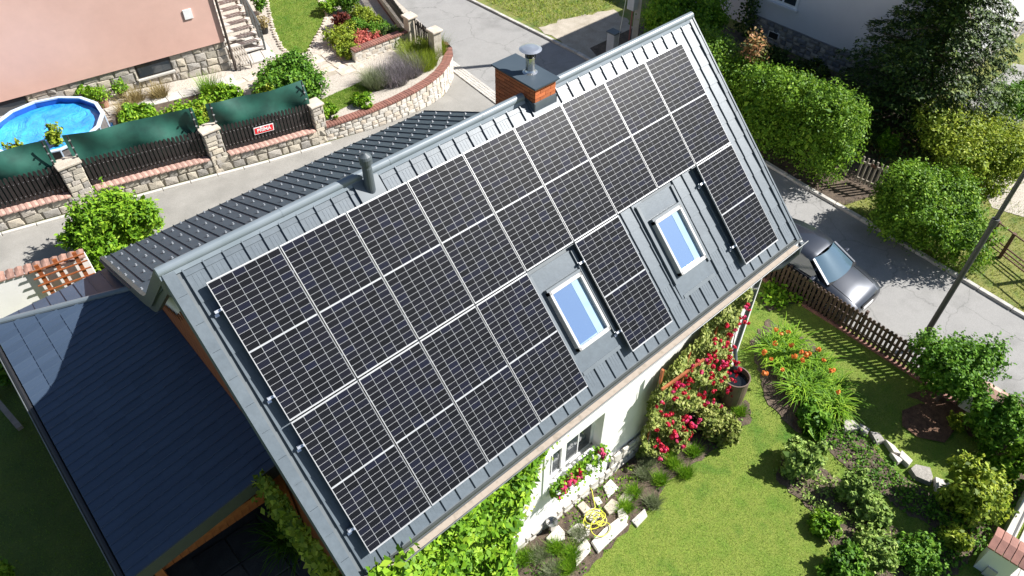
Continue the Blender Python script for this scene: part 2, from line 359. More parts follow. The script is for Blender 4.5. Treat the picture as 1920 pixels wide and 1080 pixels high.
def stems(c, r, h, n=5, th=.02, spread=.6):
    m = MB()
    for i in range(n):
        a = 2*math.pi*i/n+random.uniform(-.4, .4); q = random.uniform(.5, 1)*spread
        m.tube([(c[0], c[1], c[2]-.05), (c[0]+math.cos(a)*r*q*.35, c[1]+math.sin(a)*r*q*.35, c[2]+h*.4), (c[0]+math.cos(a)*r*q, c[1]+math.sin(a)*r*q, c[2]+h*.82)], [th, th*.7, th*.25], 5)
    return m
def shrub(name, label, cat, px, py, wpx, h, mat, n=2500, leaf=.07, group=None, f=T, deep=1.0, lumps=5, clump=26, cr=.2, pos=None, aspect=.55, trunk=0, wid=None, zoff=0):
    """rounded irregular shrub whose silhouette is centred at photo pixel (px,py) and wpx wide"""
    c = Vector(pos) if pos is not None else gp(px, py, h*.5, f)
    c = Vector((c.x, c.y, f(c.x)+zoff)); r = wid/2 if wid else wpx*.5*mpp(c)*.87
    root = thing(name, label, cat, c, group)
    bl = [(c.x, c.y, c.z+h*(.47+trunk*.3), r*.62, r*.62*deep, h*.42*(1-trunk*.5))]; lumps += 4
    for i in range(lumps):
        a = 2*math.pi*(i+random.random()*.6)/lumps; q = random.uniform(.35, .78); s = random.uniform(.2, .44)
        bl.append((c.x+math.cos(a)*r*q, c.y+math.sin(a)*r*q*deep, c.z+h*(random.uniform(.28, .82)*(1-trunk*.35)+trunk*.35), r*s, r*s*deep, h*s*.8*(1-trunk*.4)))
    P, D = blobpts(bl, int(n*1.15), clump, cr, zmin=c.z+.02); P, D = shoots(P, D, max(12, n//60), h*.17)
    Q, E_ = blobpts([(b[0], b[1], b[2], b[3]*.72, b[4]*.72, b[5]*.72) for b in bl], n//4, clump, cr*1.3, .5, zmin=c.z+.02)
    sz = np.r_[np.full(len(P), leaf*1.15), np.full(len(Q), leaf*2.1)]
    link(bpy.data.objects.new('foliage', leafmesh(name+'_foliage', np.r_[P, Q], np.r_[D, E_], sz, mat, aspect)), root)
    if trunk:
        m = MB(); m.tube([(c.x, c.y, c.z-.1), (c.x+.03, c.y+.02, c.z+h*.3), (c.x-.02, c.y+.03, c.z+h*.6)], [.06, .045, .03], 7)
        for i in range(5):
            a = 2*math.pi*i/5; m.tube([(c.x+.02, c.y+.02, c.z+h*.32), (c.x+math.cos(a)*r*.3, c.y+math.sin(a)*r*.3, c.z+h*.55), (c.x+math.cos(a)*r*.65, c.y+math.sin(a)*r*.65, c.z+h*.8)], [.03, .02, .008], 5)
        m.build('trunk', M['bark'], root)
    else: stems(c, r*.7, h, 6).build('stem', M['bark'], root)
    return root
def tuft(name, label, cat, c, r, h, mat, n=260, wd=.012, lean=.7, curve=0, group=None):
    c = Vector(c); root = thing(name, label, cat, c, group); a = rng.uniform(0, 2*np.pi, n); q = np.sqrt(rng.random(n))*r*.55
    P = np.stack([c.x+np.cos(a)*q, c.y+np.sin(a)*q, np.full(n, c.z-.01)], 1)
    link(bpy.data.objects.new('foliage', blades(name+'_blades', P, h, wd, mat, lean, curve)), root)
    return root
def petal_mesh(name, mat, r=.05, n=26, flat=.6):
    P = rng.normal(0, 1, (n, 3)); P /= np.linalg.norm(P, axis=1, keepdims=True); D = P.copy(); P = P*r*np.array([1, 1, flat])
    return leafmesh(name, P, D, r*1.1, mat, .9, .2, .3)
FL = {k: petal_mesh('blossom_'+k, M[k], r, n) for k, r, n in (('f_red', .06, 30), ('f_pink', .06, 30), ('f_white', .055, 30), ('f_orange', .055, 24))}
def flower(parent, k, at, s=1.0, name='blossom'):
    return inst(name, FL[k], parent, at, (random.uniform(0, 6), random.uniform(0, 6), random.uniform(0, 6)), (s, s, s))
# ------------------------------------------------------------ sheets on the ground
def sheet(name, pts, dz, mat, f=T, k='structure', parent=None, cuts=(-14, 8.5, 14)):
    """flat cover following the ground height f; pts are world (x,y)"""
    bm = bmesh.new(); vs = [bm.verts.new((p[0], p[1], 0)) for p in pts]; bm.faces.new(vs)
    for cx in cuts:
        bmesh.ops.bisect_plane(bm, geom=bm.verts[:]+bm.edges[:]+bm.faces[:], plane_co=(cx, 0, 0), plane_no=(1, 0, 0), dist=1e-4)
    for v in bm.verts: v.co.z = f(v.co.x)+dz
    bmesh.ops.triangulate(bm, faces=bm.faces[:])
    me = bpy.data.meshes.new(name); bm.normal_update()
    for fa in bm.faces:
        if fa.normal.z < 0: fa.normal_flip()
    bm.to_mesh(me); bm.free(); me.materials.append(mat)
    o = link(bpy.data.objects.new(name, me), parent)
    if k and parent is None: o['kind'] = k
    return o
def ragged(poly, amp=.05, step=.13):
    out = []; n = len(poly)
    for i in range(n):
        a, b = Vector(poly[i]), Vector(poly[(i+1) % n]); k = max(1, int((b-a).length/step)); nrm = Vector((-(b-a).y, (b-a).x)).normalized()
        for j in range(k): p = a.lerp(b, j/k)+nrm*random.uniform(-amp, amp); out.append((p.x, p.y))
    return out
def px2(pts, f=T, h=0): return [tuple(gp(x, y, h, f)[:2]) for x, y in pts]
def inside(poly, P):
    x, y = P[:, 0], P[:, 1]; r = np.zeros(len(P), bool); n = len(poly); j = n-1
    for i in range(n):
        xi, yi = poly[i]; xj, yj = poly[j]
        c = ((yi > y) != (yj > y)) & (x < (xj-xi)*(y-yi)/((yj-yi) or 1e-9)+xi); r ^= c; j = i
    return r
def grass(name, label, poly, n, h, mat, f=T, dz=0, holes=(), wd=.012, lean=.9):
    a = np.array(poly); lo, hi = a.min(0), a.max(0); P = rng.uniform(lo, hi, (int(n*1.8), 2)); P = P[inside(poly, P)]
    for q in holes: P = P[~inside(q, P)]
    P = P[:n]; z = np.array([f(x) for x in P[:, 0]])+dz
    o = link(bpy.data.objects.new(name, blades(name, np.c_[P, z], h, wd, mat, lean)))
    o['kind'] = 'stuff'; return tag(o, label, 'grass')
def plants(name, label, poly, n, leaf, mat, f=T, h=.15, holes=()):
    """low ground cover: one mass nobody could count"""
    a = np.array(poly); lo, hi = a.min(0), a.max(0); nc = max(8, n//18); Q = rng.uniform(lo, hi, (nc*3, 2)); Q = Q[inside(poly, Q)]
    j = rng.integers(0, len(Q), n); P = Q[j]+rng.normal(0, .07, (n, 2)); z = np.array([f(x) for x in P[:, 0]])+np.abs(rng.normal(0, h*.5, n))+.02
    o = link(bpy.data.objects.new(name, leafmesh(name, np.c_[P, z], np.tile([0, 0, 1.], (n, 1)), leaf, mat, .6, .2, .6)))
    o['kind'] = 'stuff'; return tag(o, label, 'ground cover')
# ------------------------------------------------------------ stone work
def masonry(parent, u0, u1, v0, v1, rh, sw, place, mat, depth=.06, name='stone', gap=.012, level=0):
    """irregular coursed stones as separate parts; place(u,v,d) -> point d metres proud of the wall; v0,v1 functions of u"""
    nr = max(1, round((v1((u0+u1)/2)-v0((u0+u1)/2))/rh)); cnt = 0
    edges = [0]+[(i+random.uniform(-.16, .16))/nr for i in range(1, nr)]+[1]
    for r_ in range(nr):
        u = u0-random.uniform(0, sw*.4)
        while u < u1:
            wd = sw*random.uniform(.6, 1.5); a, b = max(u, u0), min(u+wd, u1); u += wd
            if b-a < sw*.2: continue
            def vv(x, e): return v0(x)+(v1(x)-v0(x))*e
            j = lambda: random.uniform(-.2, .2)*rh*(1 if 0 < r_ < nr else .5)
            lo = [vv(a, edges[r_])+(j() if r_ > 0 else 0), vv(b, edges[r_])+(j() if r_ > 0 else 0)]
            hi = [vv(a, edges[r_+1])+(j()*.6 if r_ < nr-1 else 0), vv(b, edges[r_+1])+(j()*.6 if r_ < nr-1 else 0)]
            k = random.uniform(-.14, .14)*wd; k2 = random.uniform(-.14, .14)*wd
            q = [(a+gap, lo[0]+gap), (b-gap, lo[1]+gap), (b-gap+min(0, k), hi[1]-gap), ((a+b)/2+k2, max(hi)-gap+.0), (a+gap+max(0, k2*.5), hi[0]-gap)]
            cu = sum(p[0] for p in q)/5; cv = sum(p[1] for p in q)/5; d = depth*random.uniform(.6, 1.25)
            V = [place(x, y, -.02) for x, y in q]+[place(cu+(x-cu)*.9, cv+(y-cv)*.86, d*random.uniform(.7, 1)) for x, y in q]+[place(cu, cv, d*1.25)]
            F = [(i, (i+1) % 5, 5+(i+1) % 5, 5+i) for i in range(5)]+[(5+i, 5+(i+1) % 5, 10) for i in range(5)]
            m = MB().add(V, F); m.build(name, mat[cnt % len(mat)] if isinstance(mat, list) else mat, parent, V[10]); cnt += 1
    return cnt
def slabstone(name, label, pts, z0, z1, mat, cat='stone', group=None, parent=None):
    m = MB(); P = [Vector((p[0], p[1], z0(p[0]))) for p in pts]; n = len(P); c = sum(P, Vector())/n; hgt = z1-0
    top = [c+(p-c)*.95+Vector((0, 0, hgt+random.uniform(-.012, .012))) for p in P]
    mid = [p+Vector((0, 0, hgt*.75)) for p in P]
    cc = sum(top, Vector())/n+Vector((0, 0, .008))
    m.add([p-Vector((0, 0, .05)) for p in P]+mid+top+[cc], [(i,(i+1)%n,n+(i+1)%n,n+i) for i in range(n)]+[(n+i,n+(i+1)%n,2*n+(i+1)%n,2*n+i) for i in range(n)]+[(2*n+i,2*n+(i+1)%n,3*n) for i in range(n)])
    o = m.build(name, mat, parent, c)
    if label: tag(o, label, cat, group)
    return o
# ============================================================ SETTING
def gridground():
    xs = [-150, -14, 14, 200]; ys = [-150, 200]
    m = MB(); V = [(x, y, T(x)-.0) for y in ys for x in xs]; n = len(xs)
    m.add(V, [(i, i+1, n+i+1, n+i) for i in range(n-1)]); return m
kind(gridground().build('ground', M['grasswild']), 'structure')
def wally(x):
    P = [(-14, 16.2), (-6, 14.95), (-1.9, 14.32), (2.64, 13.72), (6.1, 13.18), (8.45, 12.95)]
    return float(np.interp(x, [p[0] for p in P], [p[1] for p in P]))
CURVE = [(8.45, 12.95), (9.3, 12.82), (10.25, 12.72), (11.3, 12.7), (12.3, 12.78), (13.1, 12.93), (13.8, 13.17), (14.45, 13.55), (15.0, 14.02), (15.3, 14.45), (15.42, 14.9), (15.3, 15.4)]
street = [(14.9, -14), (18.5, -14), (18.85, -7), (19.2, -2.9), (19.35, 0), (19.9, 7), (20.15, 12), (20.0, 19), (19.6, 34), (17.6, 34), (16.55, 21), (15.75, 17), (15.5, 14.6), (14.9, 10)]
sheet('street', street, .02, M['asphalt'])
lane = [(-16, 16.3), (-6, 14.9), (-1.9, 14.27), (2.6, 13.67), (6.1, 13.13), (8.4, 12.9), (10.2, 12.7), (12.3, 12.75), (13.8, 13.15), (15, 14.1), (15.45, 14.9), (15.2, 10.4), (14.95, 8), (9, 8.6), (-.1, 9.9), (-6, 10.6), (-16, 11.5)]
sheet('lane', lane, .012, M['asphaltwarm'])
# sett gutter between street and lane: joined cobbles
def setts():
    m = MB(); a, b = Vector((15.62, 15.3, 0)), Vector((15.05, 9.6, 0)); d = (b-a).normalized(); s_ = Vector((-d.y, d.x, 0)); L = (b-a).length
    for i in range(int(L/.13)):
        for j in range(4):
            c = a+d*(i*.13+.065)+s_*((j-1.5)*.125); z = T(c.x)+.03+random.uniform(0, .008)
            m.obox((c.x, c.y, z), d, s_, (0, 0, 1), .056, .054, .02)
    o = m.build('sett_gutter', M['kerb']); o['kind'] = 'stuff'; return tag(o, 'pale stone setts laid as a gutter across the lane mouth', 'cobbles')
setts()
def kerbline(name, pts, wd, ht, L=1.0, mat=None, f=T):
    root = None
    m = MB(); P = [Vector((x, y, 0)) for x, y in pts]
    for a, b in zip(P, P[1:]): m.bar((a.x, a.y, f(a.x)-.06), (b.x, b.y, f(b.x)-.06), wd*.6, .1)
    root = kind(m.build(name, M['mortar']), 'structure')
    for a, b in zip(P, P[1:]):
        n = max(1, round((b-a).length/L))
        for i in range(n):
            p, q = a.lerp(b, i/n), a.lerp(b, (i+1)/n); d = (q-p).normalized()*.008
            o = MB().bar((p.x+d.x, p.y+d.y, f(p.x)+ht*.5-.02), (q.x-d.x, q.y-d.y, f(q.x)+ht*.5-.02), wd, ht+.04+random.uniform(-.01, .01)).build('kerb_stone', mat or M['kerb'], root, (p+q)/2)
            bevel(o, .015, 1)
    return root
kerbline('kerb', [(18.6, -14), (18.95, -7), (19.3, -2.9), (19.45, 0), (20.0, 7), (20.25, 12), (20.1, 19), (19.7, 34)], .16, .1)
kerbline('lane_kerb', [(-6, 14.72), (-1.9, 14.09), (2.64, 13.49), (6.1, 12.95), (8.4, 12.72)], .1, .09, 1.0, M['concrete'])
# far side of the street
sheet('driveway', ragged(px2([(1010,52),(1060,35),(1110,28),(1150,18),(1185,40),(1180,120),(1120,122),(1075,92)]), .18, .3), .012, M['dirt'])
vg = px2([(890,-10),(1010,52),(1060,35),(1110,28),(1160,10),(1170,-40),(900,-60)])
sheet('verge', vg, .008, M['grasswild'])
grass('verge_grass', 'yellowish rough grass by the dirt driveway beyond the street', vg, 9000, .1, M['lf_yel'], wd=.03)
ve = [(18.75, -12), (19.05, -7), (19.38, -2.9), (19.5, -1), (20.5, -1.5), (21.5, -3), (24, -4), (24.5, -12)]
sheet('grass_verge', ve, .008, M['grasswild'])
grass('verge_tufts', 'rough grass between the street kerb and the rusty fence', ve, 9000, .09, M['lf_yel'], wd=.02)
sheet('gravel_yard', px2([(1860,230),(1960,330),(1960,420),(1860,390),(1830,330)]), .02, M['gravel'])
sheet('hedge_soil', [(19.55, 8.5), (19.5, 0), (19.6, -1.2), (22.3, -2), (27.1, 0), (27.1, 12), (21, 12)], .014, M['soil'])
sheet('bark_patch', px2([(1640,250),(1700,232),(1750,230),(1770,262),(1700,300),(1690,330),(1650,330)]), .024, M['mulch'])
sheet('stone_slab_path', px2([(1710,232),(1760,228),(1765,250),(1730,262)]), .04, M['dirt'])
sheet('yard_path', px2([(1770,225),(1900,120),(1960,130),(1960,210),(1880,240),(1800,245)]), .03, M['asphalt'])
# main garden
garden = [(-.2, -3.05), (10.9, -3.05), (10.9, .5), (14.5, .5), (14.55, -6), (14.45, -9.4), (9.2, -12.8), (-6, -12.8), (-6, -3.05)]
sheet('lawn', garden, .012, M['grassbase'])
bed1 = px2([(955,1030),(1085,930),(1180,860),(1250,790),(1340,770),(1400,750),(1412,790),(1370,815),(1330,850),(1290,880),(1255,905),(1215,960),(1160,1010),(1110,1060),(1085,1090),(930,1100)])
bed2 = px2([(1530,800),(1570,792),(1610,812),(1680,885),(1740,920),(1800,975),(1745,985),(1690,960),(1640,915),(1590,880),(1545,835)])
bed3 = px2([(1470,850),(1515,845),(1555,890),(1595,905),(1640,960),(1690,1000),(1740,1060),(1760,1110),(1580,1110),(1560,1020),(1520,960),(1490,930),(1455,900)])
bed4 = px2([(1700,740),(1760,770),(1800,800),(1860,860),(1930,880),(1930,780),(1840,740),(1790,720)])
bed5 = px2([(1405,640),(1440,600),(1520,640),(1580,740),(1570,800),(1500,815),(1440,760)])
bed6 = px2([(1425,560),(1450,530),(1520,560),(1480,572),(1440,585)])
bed7 = px2([(1745,985),(1790,960),(1870,900),(1920,850),(1920,920),(1850,1010),(1780,1090),(1700,1090)])
bed1, bed2, bed3, bed4, bed5, bed6, bed7 = [ragged(b) for b in (bed1, bed2, bed3, bed4, bed5, bed6, bed7)]
sheet('mulch_patch', px2([(1690,772),(1725,758),(1760,765),(1795,800),(1770,832),(1720,822),(1690,800)]), .05, M['mulch'])
for i, b in enumerate((bed1, bed2, bed3, bed4, bed5, bed6, bed7)): sheet('flower_bed', b, .022+i*.002, M['mulch'] if i in (3,) else M['soil'])
grass('lawn_grass', 'mown green lawn filling the front garden', [(3.2, -3.05), (10.9, -3.05), (10.9, .3), (14.5, .3), (14.55, -6), (14.45, -9.4), (9.2, -12.0), (3.2, -12)], 170000, .032, M['lf_grass'], holes=(bed1, bed2, bed3, bed4, bed5, bed6, bed7), wd=.013)
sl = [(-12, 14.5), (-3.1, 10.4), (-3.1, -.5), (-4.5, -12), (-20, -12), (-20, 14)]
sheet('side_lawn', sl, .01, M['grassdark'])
grass('side_lawn_grass', 'shaded lawn beside the lean-to roof', [(-8.5, 11), (-3.0, 10.4), (-3.0, -.5), (-4.5, -6), (-8.5, -6)], 30000, .045, M['lf_grass'], wd=.014)
# patio below the lean-to
sheet('patio', [(-3, -3.2), (0, -3.2), (0, 7), (-3, 7)], .016, M['patio'])
for i in range(3):
    for j in range(5):
        a = (-2.1+i*.72, -2.6+j*.72)
        o = slabstone('paving_slab', None, [(a[0], a[1]), (a[0]+.7, a[1]), (a[0]+.7, a[1]+.7), (a[0], a[1]+.7)], T, .05, M['patio'], parent=bpy.data.objects['patio'])
# neighbour's raised garden
terr = [(-14, 16.25)]+[(x, wally(x)+.12) for x in (-6, -1.9, 2.64, 6.1, 8.45)]+[(x*.995+.02, y+.12) for x, y in CURVE[1:]]+[(15.75, 17.1), (16.5, 21), (17.5, 34), (-14, 34)]
sheet('garden_terrace', terr, 0, M['gravel'], NB)
nl1 = px2([(500,-8),(592,-8),(611,28),(600,52),(586,76),(577,97),(548,104),(528,88),(514,58),(506,28)], NB)
nl2 = px2([(592,192),(640,170),(690,148),(708,165),(690,180),(640,205),(606,218),(596,214)], NB)
for q in (nl1, nl2): sheet('terrace_lawn', q, .012, M['grassbase'], NB)
grass('terrace_lawn_grass', 'curved green lawn beside the stone-edged rock garden', nl1, 16000, .05, M['lf_grass'], NB, wd=.018)
grass('terrace_strip_grass', 'narrow strip of lawn behind the curved stone wall', nl2, 6000, .05, M['lf_grass'], NB, wd=.018)
sheet('vegetable_bed', px2([(215,205),(300,180),(395,160),(440,205),(445,235),(300,285),(225,290)], NB), .008, M['soil'], NB)
fp = sheet('flagstone_path', px2([(440,150),(560,112),(600,92),(632,100),(700,130),(690,140),(640,135),(600,150),(540,180),(470,190),(430,175)], NB), .01, M['dirt'], NB)
def flags(poly_px, n, s_, f, parent, h=.025):
    poly = px2(poly_px, f); a = np.array(poly); lo, hi = a.min(0), a.max(0); y = lo[1]
    while y < hi[1]:
        x = lo[0]-random.uniform(0, .3); hh = s_*random.uniform(.7, 1.1)
        while x < hi[0]:
            ww = s_*random.uniform(.7, 1.5); c = np.array([[x+ww/2, y+hh/2]])
            if inside(poly, c)[0]:
                j = lambda: random.uniform(-.05, .05)
                slabstone('flagstone', None, [(x+.02+j(), y+.02+j()), (x+ww-.02+j(), y+.02+j()), (x+ww-.02+j(), y+hh-.02+j()), (x+.02+j(), y+hh-.02+j())], f, h, M['flag'], parent=parent)
            x += ww
        y += hh
flags([(440,150),(560,112),(600,92),(632,100),(700,130),(690,140),(640,135),(600,150),(540,180),(470,190),(430,175)], 40, .5, NB, fp)
np1 = sheet('entrance_terrace', px2([(440,78),(488,64),(521,108),(452,126)], NB), .02, M['mortar'], NB)
def tilegrid(poly_px, nu, nv, f, parent, h, mat, name='paving_tile'):
    A, B, C_, D = [np_(*q) if f is NB else gp(*q) for q in poly_px]
    for i in range(nu):
        for j in range(nv):
            P = [A.lerp(B, u).lerp(D.lerp(C_, u), v) for u, v in ((i/nu, j/nv), ((i+1)/nu, j/nv), ((i+1)/nu, (j+1)/nv), (i/nu, (j+1)/nv))]
            c = sum(P, Vector())/4; P = [c+(p-c)*.975 for p in P]
            slabstone(name, None, [(p.x, p.y) for p in P], f, h, mat, parent=parent)
tilegrid([(442,79),(487,66),(520,108),(453,125)], 3, 3, NB, np1, .07, M['concrete'])
tilegrid([(385,158),(436,140),(446,160),(400,172)], 3, 1, NB, np1, .05, M['concrete'])
tilegrid([(195,205),(385,160),(395,172),(205,218)], 7, 1, NB, np1, .04, M['concrete'])
# pale edging stones round the curved lawn
ed = kind(sheet('lawn_edging', px2([(592,-8),(611,28),(600,52),(586,76),(580,90),(590,90),(595,78),(608,54),(619,28),(600,-8)], NB), .006, M['gravel'], NB), 'structure')
for pts in ([(594,-6),(614,28),(604,53),(589,78),(579,97)], [(500,-4),(506,28),(513,58),(527,89),(546,105)]):
    P = [np_(*q) for q in pts]
    for a, b in zip(P, P[1:]):
        n = max(1, int((b-a).length/.22))
        for i in range(n):
            p = a.lerp(b, (i+.5)/n); s_ = random.uniform(.07, .11); pts2 = [(p.x+math.cos(k*1.26+i)*s_*random.uniform(.8, 1.2), p.y+math.sin(k*1.26+i)*s_*random.uniform(.8, 1.2)) for k in range(5)]
            slabstone('edging_stone', None, pts2, NB, .06, M['flag'], parent=ed)
# ============================================================ STRAIGHT RETAINING WALL WITH FENCE
wallroot = thing('stone_retaining_wall', 'low straight stone wall with pink tile capping under the black picket fence', 'stone wall', (2, wally(2), T(2)))
m = MB()
xs = [-8, -6, -1.9, 2.64, 6.1, 8.45]
for a, b in zip(xs, xs[1:]):
    pa, pb = wally(a), wally(b)
    m.add([(a, pa, T(a)-.3), (b, pb, T(b)-.3), (b, pb, NB(b)-.02), (a, pa, NB(a)-.02), (a, pa+.3, T(a)-.3), (b, pb+.3, T(b)-.3), (b, pb+.3, NB(b)-.02), (a, pa+.3, NB(a)-.02)],
          [(0,1,2,3),(3,2,6,7),(5,4,7,6),(4,0,3,7),(1,5,6,2)])
m.build('core', M['mortar'], wallroot)
masonry(wallroot, -3.2, 8.4, lambda u: T(u), lambda u: NB(u)-.04, .25, .36, lambda u, v, d: Vector((u, wally(u)-d, v)), [M['stone'], M['stonegrey'], M['stone']], .06)
def tilecap(parent, a, b, z, yoff, wd, pitch, mat, name='capping_tile'):
    n = int((b-a)/pitch); me = None
    for i in range(n):
        x = a+(i+.5)*(b-a)/n; y = wally(x)+yoff; dx = (b-a)/n*.47
        m = MB(); z0 = z(x); s_ = -.08
        m.add([(x-dx, y-wd/2, z0-.03), (x+dx, y-wd/2, z0-.03), (x+dx, y-wd/2, z0), (x, y-wd/2, z0+.018), (x-dx, y-wd/2, z0), (x-dx, y+wd/2, z0-.0), (x+dx, y+wd/2, z0), (x+dx, y+wd/2, z0+.04), (x, y+wd/2, z0+.06), (x-dx, y+wd/2, z0+.04)],
              [(0,1,2,3,4),(6,5,9,8,7),(4,3,8,9),(3,2,7,8),(0,4,9,5),(2,1,6,7),(1,0,5,6)])
        m.build(name, mat, parent, (x, y, z0))
SEG = [(-3.4, .22), (.92, 4.35), (5.0, 8.02)]
for a, b in SEG: tilecap(wallroot, a, b, NB, .03, .3, .165, M['copingpink'])
fnames = ['black picket fence section ending left of the first stone pillar by the pool', 'black picket fence section between the two stone pillars', 'black picket fence section carrying the red street name sign']
nnames = ['dark green shade net stretched above the fence beside the blue pool', 'dark green shade net above the fence between the two stone pillars', 'dark green shade net above the fence with the red street sign']
pk = MB(); ww = .045
prof = [(-ww, 0), (ww, 0), (ww, .88), (ww*.7, .93), (0, .955), (-ww*.7, .93), (-ww, .88)]
pk.prism([(x, 0, z) for x, z in prof], (0, .025, 0)); PICK = pk.mesh('picket', M['blackfence'])
for k, (a, b) in enumerate(SEG):
    y0 = wally((a+b)/2)+.13; fr = thing('picket_fence', fnames[k], 'fence', ((a+b)/2, y0, NB((a+b)/2)), 'black picket fence sections on the stone wall')
    n = int((b-a)/.125)
    for i in range(n+1):
        x = a+.05+(b-a-.1)*i/n; inst('picket', PICK, fr, (x, wally(x)+.12, NB(x)+.05), (0, 0, math.atan2(wally(x+.1)-wally(x), .1)))
    for h in (.25, .72):
        MB().bar((a, wally(a)+.17, NB(a)+h), (b, wally(b)+.17, NB(b)+h), .04, .06).build('rail', M['blackfence'], fr)
        m = MB()
        for i in range(n+1):
            x = a+.05+(b-a-.1)*i/n; m.lathe((x, wally(x)+.115, NB(x)+h), [(.012, -.008), (.012, .008)], 6)
        m.build('bolt_heads', M['alu'], fr)
    nr = thing('shade_net', nnames[k], 'net', ((a+b)/2, y0+.1, NB((a+b)/2)+.8), 'green shade nets above the picket fence')
    nu, nv = 60, 14; V = []; F = []
    for j in range(nv+1):
        for i in range(nu+1):
            u, v = i/nu, j/nv; x = a-.12+(b-a+.24)*u
            sag = .1*math.sin(math.pi*u)*v; bul = .06*math.sin(5*u*math.pi+k)*math.sin(v*2.8)+.05*math.sin(v*7+u*9+k*2)+.14*v*v-.05*math.sin(math.pi*u)*(1-v)
            V.append((x, wally(x)+.24+bul, NB(x)+.12+v*(1.63-sag*.6)))
    for j in range(nv):
        for i in range(nu): F.append((j*(nu+1)+i, j*(nu+1)+i+1, (j+1)*(nu+1)+i+1, (j+1)*(nu+1)+i))
    MB().add(V, F).build('fabric', M['net'], nr, smooth=True)
    for x in (a-.02, b+.02):
        MB().tube([(x, wally(x)+.2, NB(x)), (x, wally(x)+.24, NB(x)+1.8)], .025, 8).build('net_post', M['black'], nr)
        m = MB()
        for h in (.9, 1.15, 1.4, 1.65): m.box((x-.03, wally(x)+.15, NB(x)+h), (x+.03, wally(x)+.2, NB(x)+h+.02))
        m.build('cable_ties', M['alu'], nr)
for k, (x0, x1, lab) in enumerate(((.25, .88, 'square stone fence pillar next to the pool'), (4.4, 4.96, 'square stone fence pillar beside the section with the red sign'), (8.06, 8.5, 'stone end pillar where the curved wall begins'))):
    xc = (x0+x1)/2; y = wally(xc)-.03; zt = NB(xc)+(1.02 if k < 2 else .95)
    p = thing('stone_pillar', lab, 'pillar', (xc, y, T(xc)))
    MB().box((x0+.03, y+.02, T(xc)), (x1-.03, y+.44, zt-.08)).build('core', M['mortar'], p)
    masonry(p, x0, x1, lambda u: T(xc), lambda u: zt-.08, .17, .3, lambda u, v, d: Vector((u, y-d*.6+.02, v)), [M['stone'], M['stonegrey']], .05)
    masonry(p, y, y+.44, lambda u: T(xc)+.3, lambda u: zt-.08, .19, .3, lambda u, v, d: Vector((x1+d*.5-.03, u, v)), M['stone'], .05)
    masonry(p, y, y+.44, lambda u: T(xc)+.3, lambda u: zt-.08, .19, .3, lambda u, v, d: Vector((x0-d*.5+.03, u, v)), M['stone'], .05)
    bevel(MB().box((x0-.04, y-.05, zt-.08), (x1+.04, y+.5, zt)).build('cap', M['flag'], p), .02)
# red street sign
sx = (ony(512, 268, wally(6.2)+.1)); xs_ = 6.35; zs = NB(xs_)+.52; ys_ = wally(xs_)+.085; ang = math.atan2(wally(xs_+.5)-wally(xs_-.5), 1)
sg = thing('street_sign', 'red enamel street name sign with white lettering on the fence', 'sign', (xs_, ys_, zs))
def signpart(name, mesh, mat, dy):
    o = bpy.data.objects.new(name, mesh); link(o, sg, (xs_+math.sin(ang)*dy, ys_-math.cos(ang)*dy, zs)); o.rotation_euler = (0, math.atan(.08), ang); return o
signpart('border', MB().box((-.34, 0, -.13), (.34, .012, .13)).mesh('border', M['whitepaint']), None, 0)
signpart('plate', MB().box((-.315, 0, -.105), (.315, .012, .105)).mesh('plate', M['sign_red']), None, .006)
tc = bpy.data.curves.new('lettering', 'FONT'); tc.body = 'P\u0158\u00cdM\u00c1'; tc.size = .17; tc.align_x = 'CENTER'; tc.align_y = 'CENTER'; tc.extrude = .003; tc.offset = .004
to = bpy.data.objects.new('t', tc); C.objects.link(to); bpy.context.view_layer.update()
tm = bpy.data.meshes.new_from_object(to.evaluated_get(bpy.context.evaluated_depsgraph_get())); bpy.data.objects.remove(to)
tm.transform(Matrix.Rotation(R(90), 4, 'X')); tm.materials.clear(); tm.materials.append(M['whitepaint']); signpart('lettering', tm, None, .011)
# ============================================================ CURVED WALL
cw = thing('curved_stone_wall', 'curved pale stone retaining wall with red brick coping at the street corner', 'stone wall', (12.3, 12.8, T(12.3)))
cp = [Vector((x, y, 0)) for x, y in CURVE]; cl = [0]
for a, b in zip(cp, cp[1:]): cl.append(cl[-1]+(b-a).length)
def cpos(u):
    u = min(max(u, 0), cl[-1]-1e-4); i = max(k for k in range(len(cl)) if cl[k] <= u); i = min(i, len(cp)-2)
    t = (u-cl[i])/(cl[i+1]-cl[i]); d0 = (cp[i+1]-cp[i]).normalized(); dp = (cp[i+2]-cp[i+1]).normalized() if i+2 < len(cp) else d0; dm = (cp[i]-cp[i-1]).normalized() if i else d0
    d = (d0+(dp if t > .5 else dm)*abs(t-.5)).normalized(); return cp[i].lerp(cp[i+1], t), Vector((d.y, -d.x, 0)), d
CT = .15
m = MB(); N_ = 60
for i in range(N_):
    (a, na, _), (b, nb, _) = cpos(cl[-1]*i/N_), cpos(cl[-1]*(i+1)/N_)
    q = [a+na*-.02, b+nb*-.02, b-nb*.33, a-na*.33]
    m.add([(p.x, p.y, T(p.x)-.3) for p in q]+[(p.x, p.y, CT-.03) for p in q], [(0,1,5,4),(4,5,6,7),(2,3,7,6)])
m.build('core', M['limewash'], cw)
def cplace(u, v, d): p, n_, _ = cpos(u); return Vector((p.x+n_.x*(d-.02), p.y+n_.y*(d-.02), v))
masonry(cw, 0, cl[-1], lambda u: T(cpos(u)[0].x), lambda u: CT-.05, .2, .27, cplace, [M['limewash'], M['flag'], M['limewash']], .045, gap=.008)
n = int(cl[-1]/.112)
